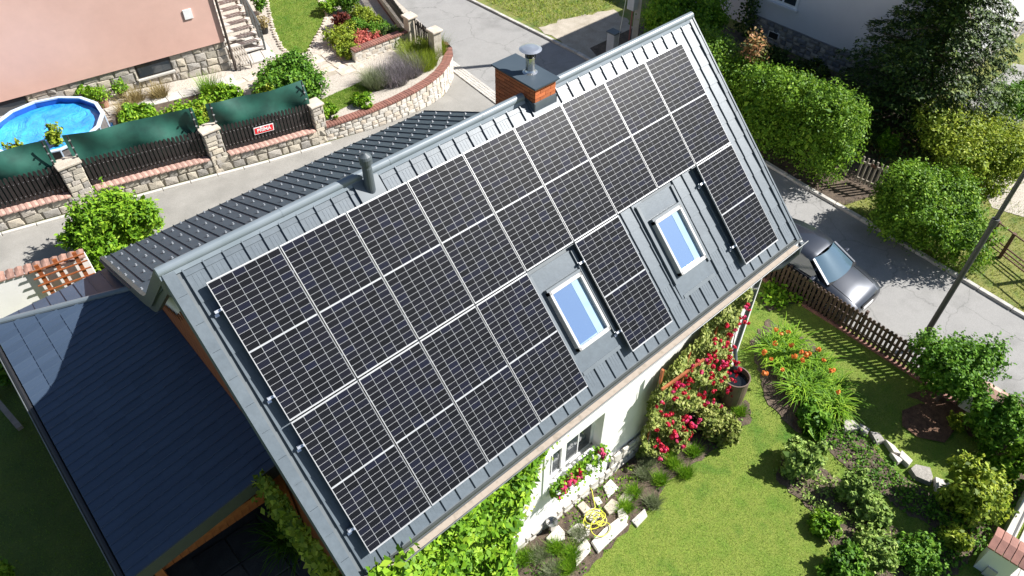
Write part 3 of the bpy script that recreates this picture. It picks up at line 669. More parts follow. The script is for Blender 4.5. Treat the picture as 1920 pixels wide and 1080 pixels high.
for i in range(n):
    p, n_, d = cpos((i+.5)*cl[-1]/n); m = MB().obox((0, 0, 0), d, n_, (0, 0, 1), .047, .17, .035)
    inst('coping_brick', bpy.data.meshes.get('coping_brick') or MB().box((-.047, -.17, -.035), (.047, .17, .035)).mesh('coping_brick', M['coping']), cw, (p.x-n_.x*.12, p.y-n_.y*.12, CT+.005+random.uniform(-.004, .004)), (0, 0, math.atan2(d.y, d.x)))
# inner planter wall by the gate
pw = thing('planter_wall', 'short stone planter wall with brick coping below the rock garden', 'stone wall', (13, 16.6, .16))
A_, B_ = np_(664, 116), np_(765, 78); A_.z = B_.z = .16; d = (B_-A_).normalized(); nn = Vector((d.y, -d.x, 0)); L = (B_-A_).length
MB().obox((A_+B_)/2+Vector((0, 0, .12)), d, nn, (0, 0, 1), L/2, .12, .34).build('core', M['limewash'], pw)
masonry(pw, 0, L, lambda u: -.15, lambda u: .58, .2, .26, lambda u, v, q: A_+d*u+nn*(.12+q-.02)+Vector((0, 0, v-.16)), [M['limewash'], M['flag']], .04)
for i in range(int(L/.112)): inst('coping_brick', bpy.data.meshes['coping_brick'], pw, A_+d*((i+.5)*.112)+Vector((0, 0, .49)), (0, 0, math.atan2(d.y, d.x)))
# street-side picket fence, gate and stone posts
def postthing(px, py, lab, hh=1.15):
    p = np_(px, py); t = thing('gate_post', lab, 'pillar', (p.x, p.y, -.3))
    MB().box((p.x-.18, p.y-.18, -.8), (p.x+.18, p.y+.18, .16+hh-.1)).build('shaft', M['stone'], t)
    bevel(MB().box((p.x-.25, p.y-.25, .16+hh-.1), (p.x+.25, p.y+.25, .16+hh)).build('cap', M['flag'], t), .03); return p
g1 = postthing(772, 78, 'pale stone gate post at the end of the black street fence')
g2 = postthing(818, 105, 'pale stone gate post standing on the curved wall')
def runfence(name, lab, cat, a, b, hgt, z, mat, pitch, grp=None, base=None, rails=(.2, .75)):
    a, b = Vector(a), Vector(b); d = (b-a).normalized(); L = (b-a).length; rt = thing(name, lab, cat, ((a.x+b.x)/2, (a.y+b.y)/2, z((a.x+b.x)/2)), grp)
    pm = MB(); w2 = .04; pm.prism([(-w2, -.012, 0), (w2, -.012, 0), (w2, -.012, hgt-.03), (w2*.6, -.012, hgt), (-w2*.6, -.012, hgt), (-w2, -.012, hgt-.03)], (0, .024, 0)); me = pm.mesh(name+'_picket', mat); n = int(L/pitch)
    for i in range(n+1):
        p = a+d*(L*i/n); inst('picket', me, rt, (p.x, p.y, z(p.x)+.06), (random.uniform(-.015, .015), random.uniform(-.012, .012), math.atan2(d.y, d.x)))
    q = Vector((-d.y, d.x, 0))*.035
    for h in rails: MB().bar((a.x+q.x, a.y+q.y, z(a.x)+h*hgt+.06), (b.x+q.x, b.y+q.y, z(b.x)+h*hgt+.06), .04, .07).build('rail', mat, rt)
    return rt
zf = lambda x: .2
f1 = runfence('street_fence', 'black picket fence with brick capping along the street by the rock garden', 'fence', g1+Vector((.05, .3, 0)), Vector((17.3, 25, 0)), .85, zf, M['blackfence'], .12)
a, b = g1+Vector((.05, .3, 0)), Vector((17.3, 25, 0)); d = (b-a).normalized(); L = (b-a).length
MB().obox((a+b)/2+Vector((0, 0, -.2)), d, (-d.y, d.x, 0), (0, 0, 1), L/2, .13, .62).build('wall_base', M['stone'], f1)
for i in range(int(L/.115)): p = a+d*((i+.5)*.115); inst('coping_brick', bpy.data.meshes['coping_brick'], f1, (p.x, p.y, .235), (0, 0, math.atan2(d.y, d.x)))
runfence('garden_gate', 'narrow black picket gate between the two stone gate posts', 'gate', g1+Vector((.1, -.25, 0)), g2+Vector((-.05, .25, 0)), .95, zf, M['blackfence'], .13)
# ============================================================ MAIN HOUSE
cS, sS = math.cos(SL), math.sin(SL); Z0 = 15.1-7.4022
def rf(s, t, n=0): return Vector((s, -t*cS-n*sS, Z0-t*sS+n*cS))
house = thing('house', 'white house with grey metal roof covered in solar panels', 'house', (5.4, 1, T(5.4)))
XR0 = -.41
NR = -.14                                       # roof surface below the panel plane
SX0, SX1, T0, T1 = -.39, 11.1, -.43, 4.9
front = MB()
def slab(m, s0, s1, t0, t1, n0, n1):
    q = [rf(s0, t0, n0), rf(s1, t0, n0), rf(s1, t1, n0), rf(s0, t1, n0), rf(s0, t0, n1), rf(s1, t0, n1), rf(s1, t1, n1), rf(s0, t1, n1)]
    return m.add(q, [(0,3,2,1),(4,5,6,7),(0,1,5,4),(1,2,6,5),(2,3,7,6),(3,0,4,7)])
slab(front, SX0+.02, SX1-.02, T0+.02, T1-.02, NR-.2, NR-.022)
FR = front.build('front_roof', M['underlay'], house)
FR['label'] = 'sunlit front slope of grey metal tiles'
TW, TH = .302, .42
# panel layout and uncovered zones
PW, PH, PG = 1.13, 2.278, .024
cols2 = [0, 1, 2, 3, 5, 8]
pan = [(i*(PW+PG), 0, 1, i) for i in range(9)]+[(i*(PW+PG), PH+PG, 2, i) for i in cols2]
def covered(s0, s1, t0, t1):
    for (ps, pt, r_, i) in pan:
        if s0 > ps+.02 and s1 < ps+PW-.02 and t0 > pt+.02 and t1 < pt+PH-.02: return True
    return False
def tile_mesh(name, w_, h_, mat, grooves=True, rib=.032):
    """metal shingle: flat field, raised rolled seam on its -x edge, turned-down lower edge, shallow pressed beads"""
    m = MB(); y1 = h_
    m.add([(0, 0, .016), (w_, 0, .016), (w_, y1, .002), (0, y1, .002), (0, 0, -.008), (w_, 0, -.008)], [(0,1,2,3),(4,5,1,0)])
    m.add([(-.004, 0, .01), (-.004, y1, 0), (.003, y1, rib), (.003, 0, rib+.01), (.02, y1, rib), (.02, 0, rib+.01), (.028, y1, .002), (.028, 0, .012)], [(0,1,2,3)[::-1],(3,2,4,5)[::-1],(5,4,6,7)[::-1],(0,3,5,7)])
    if grooves:
        for g in (.3, .5, .7):
            x = g*w_; m.add([(x-.003, y1*.3, .009), (x, y1*.3, .013), (x+.003, y1*.3, .009), (x-.003, y1*.95, .003), (x, y1*.95, .006), (x+.003, y1*.95, .003)], [(0,1,4,3),(1,2,5,4)])
    return m.mesh(name, mat)
TM = tile_mesh('tile', TW, TH, M['roof']); TMN = tile_mesh('plain_tile', TW, TH, M['roof'], False); TMT = tile_mesh('top_tile', TW, .13, M['roof'], False)
nt_ = 0
s_first = 10.99-37*TW-.19
T0R = T0+.19
for c in range(38):
    s0 = 10.998-(38-c)*TW+TW*0
    s0 = 10.998-(38-c)*TW
    for r_ in range(13):
        t1 = T0R+TH*r_+.24 if r_ else T0R+.24
        tb = .26+TH*(r_-1)+(.0) if r_ else -.16          # lower edge position t of this row
        tb = -.21+TH*r_
        if tb > T1+.1: continue
        tb2 = min(tb, T1-.005)
        if s0 < SX0+.1 or covered(s0, s0+TW, tb2-TH, tb2): continue
        if 4.72 < s0+TW/2 < 5.75 and 2.3 < tb2-TH/2 < 4.45: continue
        if 7.58 < s0+TW/2 < 8.55 and 2.3 < tb2-TH/2 < 4.45: continue
        if 6.32 < s0+TW/2 < 7.02 and tb2 < .1: continue
        o = inst('tile', TMT if r_ == 0 else (TM if s0 < 5.6 or tb > 4.4 else TMN), FR, rf(s0, tb2, NR-.018), (SL, 0, 0)); nt_ += 1
print('front tiles', nt_)
# verge flashings along the rakes
for sa, sb, lab in ((SX0-.03, SX0+.13, 'near'), (SX1-.1, SX1+.02, 'far')):
    m = MB()
    for k in range(12):
        a, b = T0+k*(T1-T0)/12, T0+(k+1)*(T1-T0)/12-.004
        slab(m, sa, sb, a, b, NR-.02, NR+.022+.006*(k % 2))
    slab(m, sa-.015, sa+.02, T0, T1, NR-.24, NR+.04) if lab == 'near' else slab(m, sb-.02, sb+.015, T0, T1, NR-.24, NR+.04)
    m.build('verge_flashing', M['roof'], FR)
# ridge cap: rounded roll with joints
rz = rf(0, T0, NR); RY, RZ = rz.y, rz.z
m = MB()
for a, b in ((XR0-.06, 6.33), (7.0, SX1+.03)):
    k = 0; x = a
    while x < b-.01:
        x2 = min(x+1.95, b)
        prof = [(RY+math.cos(t)*.075, RZ+math.sin(t)*.075+.0) for t in np.linspace(-.45, math.pi+.45, 14)]
        prof = [(RY+.12, RZ-.09)]+prof+[(RY-.1, RZ-.085)]
        V = [(x, y, z) for y, z in prof]+[(x2, y, z) for y, z in prof]; n = len(prof)
        m.add(V, [(i, i+1, n+i+1, n+i) for i in range(n-1)]+[tuple(range(n)), tuple(range(n, 2*n))[::-1]])
        m.tube([(x2-.03, RY, RZ), (x2, RY, RZ)], .078, 16); x = x2
m.build('ridge_cap', M['ridge'], FR, smooth=False)
# rear roof: steep strip then catslide
KY, KZ, EY, EZ, EX = 3.3, 5.09, 7.32, 3.27, 8.9
m = MB()
m.prism([(XR0, RY, RZ-.03), (XR0, KY, KZ), (XR0, KY, KZ-.2), (XR0, RY, RZ-.25)], (SX1-XR0, 0, 0))
m.prism([(XR0, KY, KZ), (XR0, EY, EZ), (XR0, EY, EZ-.18), (XR0, KY, KZ-.2)], (EX-XR0, 0, 0))
m.prism([(EX, KY, KZ), (EX, 4.1, 4.15), (EX, 4.1, 3.95), (EX, KY, KZ-.2)], (SX1-EX, 0, 0))
RR = m.build('rear_roof', M['roofdark'], house); RR['label'] = 'dark low rear roof slope with rows of snow guards'
ra = math.atan2(KZ-EZ, EY-KY); RL = math.hypot(KZ-EZ, EY-KY)
tm2 = MB(); tm2.add([(0, 0, .011), (TW, 0, .011), (TW, TH, .008), (0, TH, .008), (0, 0, 0), (TW, 0, 0)], [(0,1,2,3),(4,5,1,0)])
tm2.add([(-.006, 0, .011), (-.006, TH, .008), (0, TH, .032), (0, 0, .035), (.016, TH, .032), (.016, 0, .035), (.02, TH, .008), (.02, 0, .011)], [(0,1,2,3),(3,2,4,5),(5,4,6,7)])
TM2 = tm2.mesh('rear_tile', M['roofdark'])
gd = MB(); gd.add([(-.022, 0, .01), (.022, 0, .01), (.022, .03, .01), (-.022, .03, .01), (-.016, .012, .06), (.016, .012, .06), (0, .1, .01)], [(0,1,5,4),(0,4,3),(1,2,5),(3,4,5,2),(4,5,6)])
GM = gd.mesh('snow_guard', plain('guard_metal', (.2,.215,.235), .45))
ca, sa_ = math.cos(ra), math.sin(ra)
for c in range(31):
    x1 = EX-.02-(c*TW); 
    for r_ in range(8):
        dd = RL-.0-r_*TH          # distance from kink of the lower edge
        y, z = KY+dd*ca, KZ-dd*sa_
        # tile local +y runs up the slope (towards -Y), so turn it round
        inst('tile', TM2, RR, (x1, y, z-.006), (ra, 0, math.pi))
    for r_ in range(6):
        dd = RL-.12-(r_+(.5 if c % 2 else 0))*.735
        if dd > .4: inst('snow_guard', GM, RR, (x1-TW*.5, KY+dd*ca, KZ-dd*sa_), (ra, 0, math.pi))
# profile board on the near gable
m = MB(); pr_ = [(RY-.06, RZ+.03), (RY+.1, RZ+.03), (KY-.45, KZ+.46), (KY-.15, KZ+.2), (KY+.2, KZ-.02), (EY+.02, EZ+.05)]
for th0, th1, xo in ((.0, .3, 0), (.3, .48, .06)):
    for (ya, za), (yb, zb) in zip(pr_, pr_[1:]):
        m.add([(XR0-.03+xo, ya, za-th0), (XR0-.03+xo, yb, zb-th0), (XR0-.03+xo, yb, zb-th1), (XR0-.03+xo, ya, za-th1), (XR0+.05+xo, ya, za-th0), (XR0+.05+xo, yb, zb-th0), (XR0+.05+xo, yb, zb-th1), (XR0+.05+xo, ya, za-th1)],
              [(0,1,2,3),(4,7,6,5),(0,4,5,1),(3,2,6,7)])
m.prism([(XR0-.028, RY-.06, RZ+.0), (XR0-.028, RY+.3, RZ-.2), (XR0-.028, RY+.3, RZ-.6), (XR0-.028, RY-.06, RZ-.45)], (.14, 0, 0))
m.build('gable_fascia', M['fascia'], house)
m = MB(); m.prism([(SX0-.02, RY, RZ-.22), (SX0-.02, -3.4, 4.2-.2), (SX0-.02, -3.4, 4.2-.36), (SX0-.02, RY, RZ-.4)], (.04, 0, 0)); m.build('bargeboard', M['fascia'], house)
# walls
WY = -3.05; WB = -1.4; wz = 4.2
wx0, wx1, wz0, wz1 = 3.98, 5.5, 1.22, 2.62
def holewall(m, x0, x1, z0, z1, y, hx0, hx1, hz0, hz1, dep):
    V = [(x0,y,z0),(x1,y,z0),(x1,y,z1),(x0,y,z1),(hx0,y,hz0),(hx1,y,hz0),(hx1,y,hz1),(hx0,y,hz1)]
    m.add(V, [(0,1,5,4),(1,2,6,5),(2,3,7,6),(3,0,4,7)])
    m.add([(hx0,y,hz0),(hx1,y,hz0),(hx1,y,hz1),(hx0,y,hz1),(hx0,y+dep,hz0),(hx1,y+dep,hz0),(hx1,y+dep,hz1),(hx0,y+dep,hz1)], [(0,1,5,4),(1,2,6,5),(2,3,7,6),(3,0,4,7)])
m = MB(); holewall(m, 0, 10.75, WB, wz, WY, wx0, wx1, wz0, wz1, .28); m.build('front_wall', M['plaster'], house)
gpoly = [(WY, WB), (6.9, WB), (6.9, 3.3), (KY, KZ-.2), (RY, RZ-.25), (WY, wz-.15)]
for x in (.0, 10.75):
    q = gpoly if x < 5 else [(WY, WB), (3.8, WB), (3.8, 4.1), (RY, RZ-.25), (WY, wz-.15)]
    MB().prism([(x, y+.004, z) for y, z in q], (.02, 0, 0)).build('gable_wall', M['plaster'], house)
m = MB(); m.box((0, 6.88, WB), (8.6, 6.9, 3.3)); m.box((8.6, 3.78, WB), (10.75, 3.8, 4.2)); m.prism([(8.58, 3.8, WB), (8.58, 6.9, WB), (8.58, 6.9, 3.2), (8.58, 3.8, 4.6)], (.02, 0, 0)); m.build('rear_wall', M['plaster'], house)
# wood cladding of the near gable: boards
gw = MB().box((-.035, .4, .5), (-.03, 6.8, 2.9)).build('gable_cladding', M['wood'], house)
for i in range(34):
    y = -2.9+i*.26; zt = (RZ-.75-abs(y+.13-RY)*1.0) if y < KY-.3 else KZ-.85-(y-KY)*.46
    if zt < .8: continue
    MB().box((-.06, y+.004, .6), (-.035, y+.252, zt)).build('board', M['wood'], gw, (-.04, y, 1))
# window of the front wall
wn = MB(); wn.box((wx0-.06, WY-.035, wz0-.07), (wx1+.06, WY+.26, wz0-.005)); 
FW1 = MB(); yf = WY+.2
for a, b in (((wx0, yf, wz0), (wx1, yf+.06, wz0+.07)), ((wx0, yf, wz1-.07), (wx1, yf+.06, wz1)), ((wx0, yf, wz0), (wx0+.07, yf+.06, wz1)), ((wx1-.07, yf, wz0), (wx1, yf+.06, wz1)), ((wx0+.55, yf-.01, wz0), (wx0+.68, yf+.06, wz1))): FW1.box(a, b)
win = FW1.build('window', M['whitepaint'], house)
for a, b in (((wx0+.07), (wx0+.55)), ((wx0+.68), (wx1-.07))):
    MB().box((a, yf+.03, wz0+.07), (b, yf+.035, wz1-.07)).build('pane', M['darkglass'], win)
    m = MB(); m.box((a, yf+.015, wz0+.95), (b, yf+.03, wz0+.975)); c_ = (a+b)/2; m.box((c_-.012, yf+.017, wz0+.07), (c_+.012, yf+.03, wz1-.07)); m.build('glazing_bar', M['whitepaint'], win)
wn.build('window_sill', M['plaster'], win)
m = MB()
for a, b in (((wx0-.16, WY-.02, wz0-.1), (wx0, WY+.002, wz1+.14)), ((wx1, WY-.02, wz0-.1), (wx1+.16, WY+.002, wz1+.14)), ((wx0, WY-.021, wz1), (wx1, WY+.002, wz1+.14))): m.box(a, b)
m.build('window_surround', M['whitepaint'], win)
# plinth: smooth ledge left, rough limewashed stones right
MB().box((1.5, WY-.06, WB), (5.8, WY, .42)).build('plinth_ledge', M['plaster'], house)
pl = MB().box((1.5, WY-.1, WB), (10.6, WY-.03, -.2)).build('plinth', M['limewash'], house)
masonry(pl, 1.6, 6.2, lambda u: T(u)-.05, lambda u: .3-.06*u*.5, .16, .26, lambda u, v, d: Vector((u, WY-.09-d, v)), M['limewash'], .03)
masonry(pl, 5.9, 10.5, lambda u: T(u)-.05, lambda u: T(u)+.75, .18, .28, lambda u, v, d: Vector((u, WY-.07-d, v)), M['limewash'], .035)
# gutter and downpipe
gx0, gx1 = SX0+.02, SX1+.1; gy, gz = -3.42-.075, 4.16
m = MB(); prof = [(gy+math.cos(t)*.075, gz+math.sin(t)*.075) for t in np.linspace(math.pi, 2*math.pi, 9)]
prof = prof+[(gy+.075+.006, gz)]+[(gy+math.cos(t)*.083, gz+math.sin(t)*.083) for t in np.linspace(2*math.pi, math.pi, 9)]
n = len(prof); m.add([(gx0, y, z) for y, z in prof]+[(gx1, y, z) for y, z in prof], [(i, (i+1) % n, n+(i+1) % n, n+i) for i in range(n)]+[tuple(range(n)), tuple(range(n, 2*n))])
m.tube([(gx0, gy-.079, gz+.005), (gx1, gy-.079, gz+.005)], .011, 8)
gut = m.build('gutter', M['gutter'], house)
MB().box((gx0+.01, gy-.058, gz-.05), (gx1-.3, gy+.058, gz-.02)).build('silt', M['silt'], gut)
MB().box((gx0, -3.4, gz-.12), (gx1-.1, -3.37, gz+.04)).build('eaves_board', M['fascia'], gut)
dp = MB(); dx = 10.55
dp.tube([(gx1-.12, gy, gz-.05), (gx1-.12, gy, gz-.32), (10.75, gy+.12, gz-.62), (10.45, WY-.13, gz-.72), (10.36, WY-.1, gz-.85), (10.3, WY-.11, 2), (10.28, WY-.12, .85), (10.15, WY-.3, .6), (10.08, WY-.4, .48)], .055, 12)
dp = dp.build('downpipe', M['pipe'], gut, smooth=True)
m = MB()
for z in (3.0, 1.6): m.lathe((10.3, WY-.1, z), [(.062, -.02), (.062, .02)], 12)
m.build('pipe_clip', M['alu'], dp)
# roof windows
def roofwindow(s0, s1, t0, t1):
    fl = MB(); slab(fl, s0-.16, s1+.13, t0-.42, t1+.42, NR-.02, NR+.008); f_ = fl.build('roof_window', M['roof'], house)
    m = MB(); slab(m, s0-.17, s0-.1, t0-.4, t1+.1, NR, NR+.05); slab(m, s1+.07, s1+.13, t0-.4, t1+.1, NR, NR+.045); slab(m, s0-.1, s1+.07, t1+.36, t1+.43, NR, NR+.02); m.build('flashing_fold', M['darkflash'], f_)
    m = MB()
    for a, b, c_, d in ((s0, s1, t0, t0+.075), (s0, s1, t1-.075, t1), (s0, s0+.06, t0, t1), (s1-.06, s1, t0, t1)): slab(m, a, b, c_, d, NR, NR+.13)
    bevel(m.build('frame', plain('window_frame_grey', (.46,.45,.44), .4), f_), .008, 1)
    m = MB(); slab(m, s0-.012, s1+.012, t0-.05, t0+.0, NR, NR+.11); m.build('hood', M['darkflash'], f_)
    m = MB(); slab(m, s0+.05, s1-.05, t0+.065, t1-.065, NR+.03, NR+.06); m.build('pane', M['skyglass'], f_)
    m = MB(); slab(m, s1-.06-.2, s1-.06, t0+.075, t1-.075, NR+.061, NR+.064); m.build('blind_edge', plain('pale_blind', (.28,.4,.5), .2), f_)
roofwindow(4.8, 5.6, 2.8, 4.0); roofwindow(7.62, 8.4, 2.78, 3.98)
# vent pipe
m = MB(); b0 = rf(2.9, -.16, NR); vb = Vector((b0.x, b0.y, b0.z))
m.lathe(vb, [(.085, -.1), (.08, .42), (.075, .44), (.075, .5), (.1, .505), (.105, .6), (.09, .64), (.02, .69)], 18)
vp = m.build('vent_pipe', M['pipe'], house, smooth=False)
m = MB(); slab(m, 2.66, 3.12, -.34, .02, NR, NR+.03); m.build('pipe_flashing', M['darkflash'], vp)
# chimney
cx0, cx1, cy0, cy1, cz = 6.42, 6.93, .17, 1.24, 8.13
ch = MB().box((cx0+.012, cy0+.012, 6.2), (cx1-.012, cy1-.012, cz-.01)).build('chimney', M['brickmortar'], house); ch['label'] = 'orange brick chimney with dark cap and steel flue'
BM = {}
def brick(w_, key):
    if key not in BM: BM[key] = MB().box((-w_/2, -.012, -.03), (w_/2, .01, .03)).mesh('brick', M['brick'])
    return BM[key]
for r_ in range(18):
    z = cz-.04-r_*.071
    if z < 6.75: break
    for (ax, ay, bx, by, rot) in ((cx0, cy0, cx1, cy0, 0), (cx0, cy1, cx0, cy0, -math.pi/2), (cx1, cy0, cx1, cy1, math.pi/2), (cx1, cy1, cx0, cy1, math.pi)):
        L = math.hypot(bx-ax, by-ay); n = max(2, round(L/.25)); wv = L/n; off = wv/2 if r_ % 2 else 0; u = -off
        while u < L-.01:
            a, b = max(u, 0), min(u+wv, L); u += wv
            if b-a < .04: continue
            c_ = (a+b)/2/L; x, y = ax+(bx-ax)*c_, ay+(by-ay)*c_
            if z < Z0-.1+.34-abs(y-RY)*.98-.05: continue
            inst('brick', brick(b-a-.01, round(b-a, 2)), ch, (x, y, z), (0, 0, rot))
m = MB(); m.box((cx0-.05, cy0-.06, cz), (cx1+.05, cy1+.06, cz+.03)); m.box((cx0-.02, cy0-.03, cz-.03), (cx1+.02, cy1+.03, cz)); m.build('chimney_cap', M['roofdark'], ch)
m = MB(); m.box((cx0-.02, cy0-.03, 7.3), (cx1+.02, cy0+.02, 7.84)); m.prism([(cx0-.025, cy0-.03, 7.3), (cx0-.025, cy0-.03, 7.82), (cx0-.025, RY+.1, 7.88), (cx0-.025, 1.26, 7.3), (cx0-.025, 1.26, 6.6)], (.02, 0, 0))
m.prism([(cx1+.005, cy0-.03, 7.3), (cx1+.005, cy0-.03, 7.82), (cx1+.005, RY+.1, 7.88), (cx1+.005, 1.26, 7.3), (cx1+.005, 1.26, 6.6)], (.02, 0, 0)); m.build('flashing', M['darkflash'], ch)
m = MB(); slab(m, 6.36, 6.98, -.3, .0, NR, NR+.02); m.build('apron', M['roof'], ch)
fc = Vector((6.72, .62, cz+.03))
m = MB(); m.lathe(fc, [(.14, 0), (.1, .02), (.085, .05), (.085, .26), (.095, .27), (.095, .3)], 20); m.build('flue', M['steel'], ch)
m = MB(); m.lathe(fc, [(.075, .3), (.075, .36), (.055, .37), (.055, .42)], 14)
for k in range(4): a = k*math.pi/2+.5; m.bar(fc+Vector((math.cos(a)*.09, math.sin(a)*.09, .26)), fc+Vector((math.cos(a)*.09, math.sin(a)*.09, .45)), .02, .006)
m.build('flue_collar', M['black'], ch)
MB().lathe(fc, [(.2, .44), (.205, .445), (.15, .465), (.02, .48)], 28).build('flue_disc', M['alu'], ch)
# ============================================================ SOLAR PANELS
fm = MB()
for a, b in (((0, 0, -.035), (PW, .013, .002)), ((0, PH-.015, -.035), (PW, PH, .002)), ((0, .013, -.035), (.008, PH-.013, .002)), ((PW-.006, .013, -.035), (PW, PH-.013, .002))): fm.box(a, b)
FM = fm.mesh('panel_frame', M['frameal']); BS = MB().box((.008, .013, -.02), (PW-.006, PH-.013, -.004)).mesh('backsheet', M['backsheet'])
cwid = (PW-.014-.006)/6; chgt = (PH-.026-.038)/24
CM = MB().box((.0042, .0027, 0), (cwid-.0042, chgt-.0027, .003)).mesh('cell', M['cell'])
ords = ['first', 'second', 'third', 'fourth', 'fifth', 'sixth', 'seventh', 'eighth', 'last']
low = {0: 'lower-row solar panel at the lean-to end of the roof, above the creeper', 1: 'lower-row solar panel second from the lean-to end of the roof', 2: 'lower-row solar panel third from the lean-to end of the roof', 3: 'lower-row solar panel just before the first roof window', 5: 'single lower-row solar panel between the two roof windows', 8: 'lower-row solar panel by the street-end verge, past the second roof window'}
for ps, pt, r_, i in pan:
    lab = (f'upper-row black solar panel, {ords[i]} counting from the lean-to end of the roof' if r_ == 1 else low[i])
    o0 = rf(ps, pt+PH, 0); root = thing('solar_panel', lab, 'solar panel', o0, 'solar panels on the front roof slope')
    inst('frame', FM, root, o0, (SL, 0, 0)); inst('backsheet', BS, root, o0, (SL, 0, 0))
    for c in range(6):
        for k in range(24):
            x = .008+.003+c*cwid; y = .013+.008+k*chgt+(.022 if k > 11 else 0)
            inst('cell', CM, root, rf(ps+x, pt+PH-y, -.0035), (SL, 0, 0))
for k, (t, lab) in enumerate(((.42, 'aluminium mounting rail, topmost under the solar panels'), (1.85, 'aluminium mounting rail under the lower half of the upper panel row'), (PH+.4, 'aluminium mounting rail under the top of the lower panel row'), (PH+1.85, 'aluminium mounting rail nearest the gutter'))):
    spans = [(-.1, 9*(PW+PG)-.02)] if k < 2 else [(-.1, 4*(PW+PG)-.02), (5*(PW+PG)-.1, 6*(PW+PG)-.04), (8*(PW+PG)-.1, 9*(PW+PG)-.02)]
    rt = thing('mounting_rail', lab, 'rail', rf(0, t, NR))
    m = MB()
    for a, b in spans: slab(m, a, b, t-.02, t+.02, NR+.03, -.036)
    m.build('rail', M['alu'], rt)
    for a, b in spans:
        m = MB(); slab(m, a+.01, a+.06, t-.025, t+.025, NR, NR+.05); slab(m, a-.01, a+.05, t+.025, t+.07, NR, NR+.02); m.build('roof_bracket', M['alu'], rt)
        m = MB(); slab(m, a+.085, a+.1, t-.02, t+.02, -.036, .004); m.build('end_clamp', M['alu'], rt)
# ============================================================ LEAN-TO
AX0, AX1, AY0, AY1, AZ, TAU = -2.97, -.06, -.3, 7.25, 2.98, .17
az = lambda x: AZ+TAU*(x-AX0)
hipy = lambda x: AY1-.02-(x-AX0)*.56
lt = thing('lean_to', 'low lean-to with dark metal hip roof and orange timber walls against the gable', 'annex', (-1.5, 3, T(-1.5)))
m = MB(); q = [(AX0, AY0), (AX1, AY0), (AX1, hipy(AX1)), (AX0, AY1)]
m.add([(x, y, az(x)-.012) for x, y in q]+[(x, y, az(x)-.16) for x, y in q], [(0,1,2,3),(7,6,5,4),(0,4,5,1),(1,5,6,2),(3,7,4,0)])
q = [(AX0, AY1, AZ), (AX1, hipy(AX1), az(AX1)), (AX1, AY1+.15, AZ-.05)]
m.add(q+[(x, y, z-.15) for x, y, z in q], [(0,1,2),(5,4,3),(0,2,5,3)])
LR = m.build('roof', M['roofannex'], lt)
LW = .205
AT = tile_mesh('annex_tile', LW, .42, M['roofannex'], False, .022)
aa = math.atan(TAU); nx = 7
for i in range(nx):
    x = AX0+i*.42*math.cos(aa)
    for j in range(37):
        y = AY0+LW+j*LW
        if y > hipy(x+.35)+.12: continue
        inst('tile', AT, LR, (x, y, az(x)-.01), (aa, 0, -math.pi/2))
m = MB(); h0, h1 = Vector((AX0-.05, hipy(AX0-.05), AZ+.0)), Vector((AX1, hipy(AX1), az(AX1)+.0))
m.tube([h0, h1], .07, 12); m.build('hip_cap', M['ridge'], LR)
for k in range(9):
    x = AX0+.3+k*.3; a = Vector((x, hipy(x), az(x)+.01)); b = Vector((x, AY1+.05*(x-AX0)+.0, AZ-.02+.0)); MB().bar(a, b, .02, .03).build('seam', M['roofannex'], LR)
m = MB(); m.tube([(AX0-.07, AY0-.05, AZ-.06), (AX0-.07, AY1+.05, AZ-.06)], .06, 10); m.build('gutter', M['black'], lt)
MB().tube([(AX0-.135, AY0-.05, AZ-.03), (AX0-.135, AY1+.05, AZ-.03)], .012, 6).build('gutter_lip', M['gutter'], lt)
m = MB(); m.add([(AX0, AY0-.02, az(AX0)+.02), (AX1, AY0-.02, az(AX1)+.02), (AX1, AY0-.02, az(AX1)-.3), (AX0, AY0-.02, az(AX0)-.3), (AX0, AY0+.01, az(AX0)+.02), (AX1, AY0+.01, az(AX1)+.02), (AX1, AY0+.01, az(AX1)-.3), (AX0, AY0+.01, az(AX0)-.3)], [(0,1,2,3),(4,7,6,5),(0,4,5,1),(3,2,6,7)]); m.build('fascia', M['fascia'], lt)
lw = MB().box((AX0+.35, .02, 2.2), (AX1-.02, .05, 2.95)).build('front_panel', M['wood'], lt)
for i in range(17): x = AX0+.35+i*.15; MB().box((x+.004, -.015, 2.2), (x+.146, .02, 2.93)).build('board', M['wood'], lw, (x, 0, 2.5))
for x in (AX0+.4, AX1-.12): MB().box((x-.07, AY0+.1, T(x)-.2), (x+.07, AY0+.24, az(x)-.16)).build('post', M['wood'], lt)
MB().box((AX0+.3, AY0+.11, 2.66), (AX1, AY0+.23, 2.82)).build('beam', M['wood'], lt)
MB().box((AX0+.2, 6.9, T(-1.5)-.4), (AX1, 7, 2.85)).build('rear_wall', M['wood'], lt)
MB().box((AX0+.18, .2, T(-1.5)-.4), (AX0+.22, 7, 2.85)).build('side_wall', M['wood'], lt)
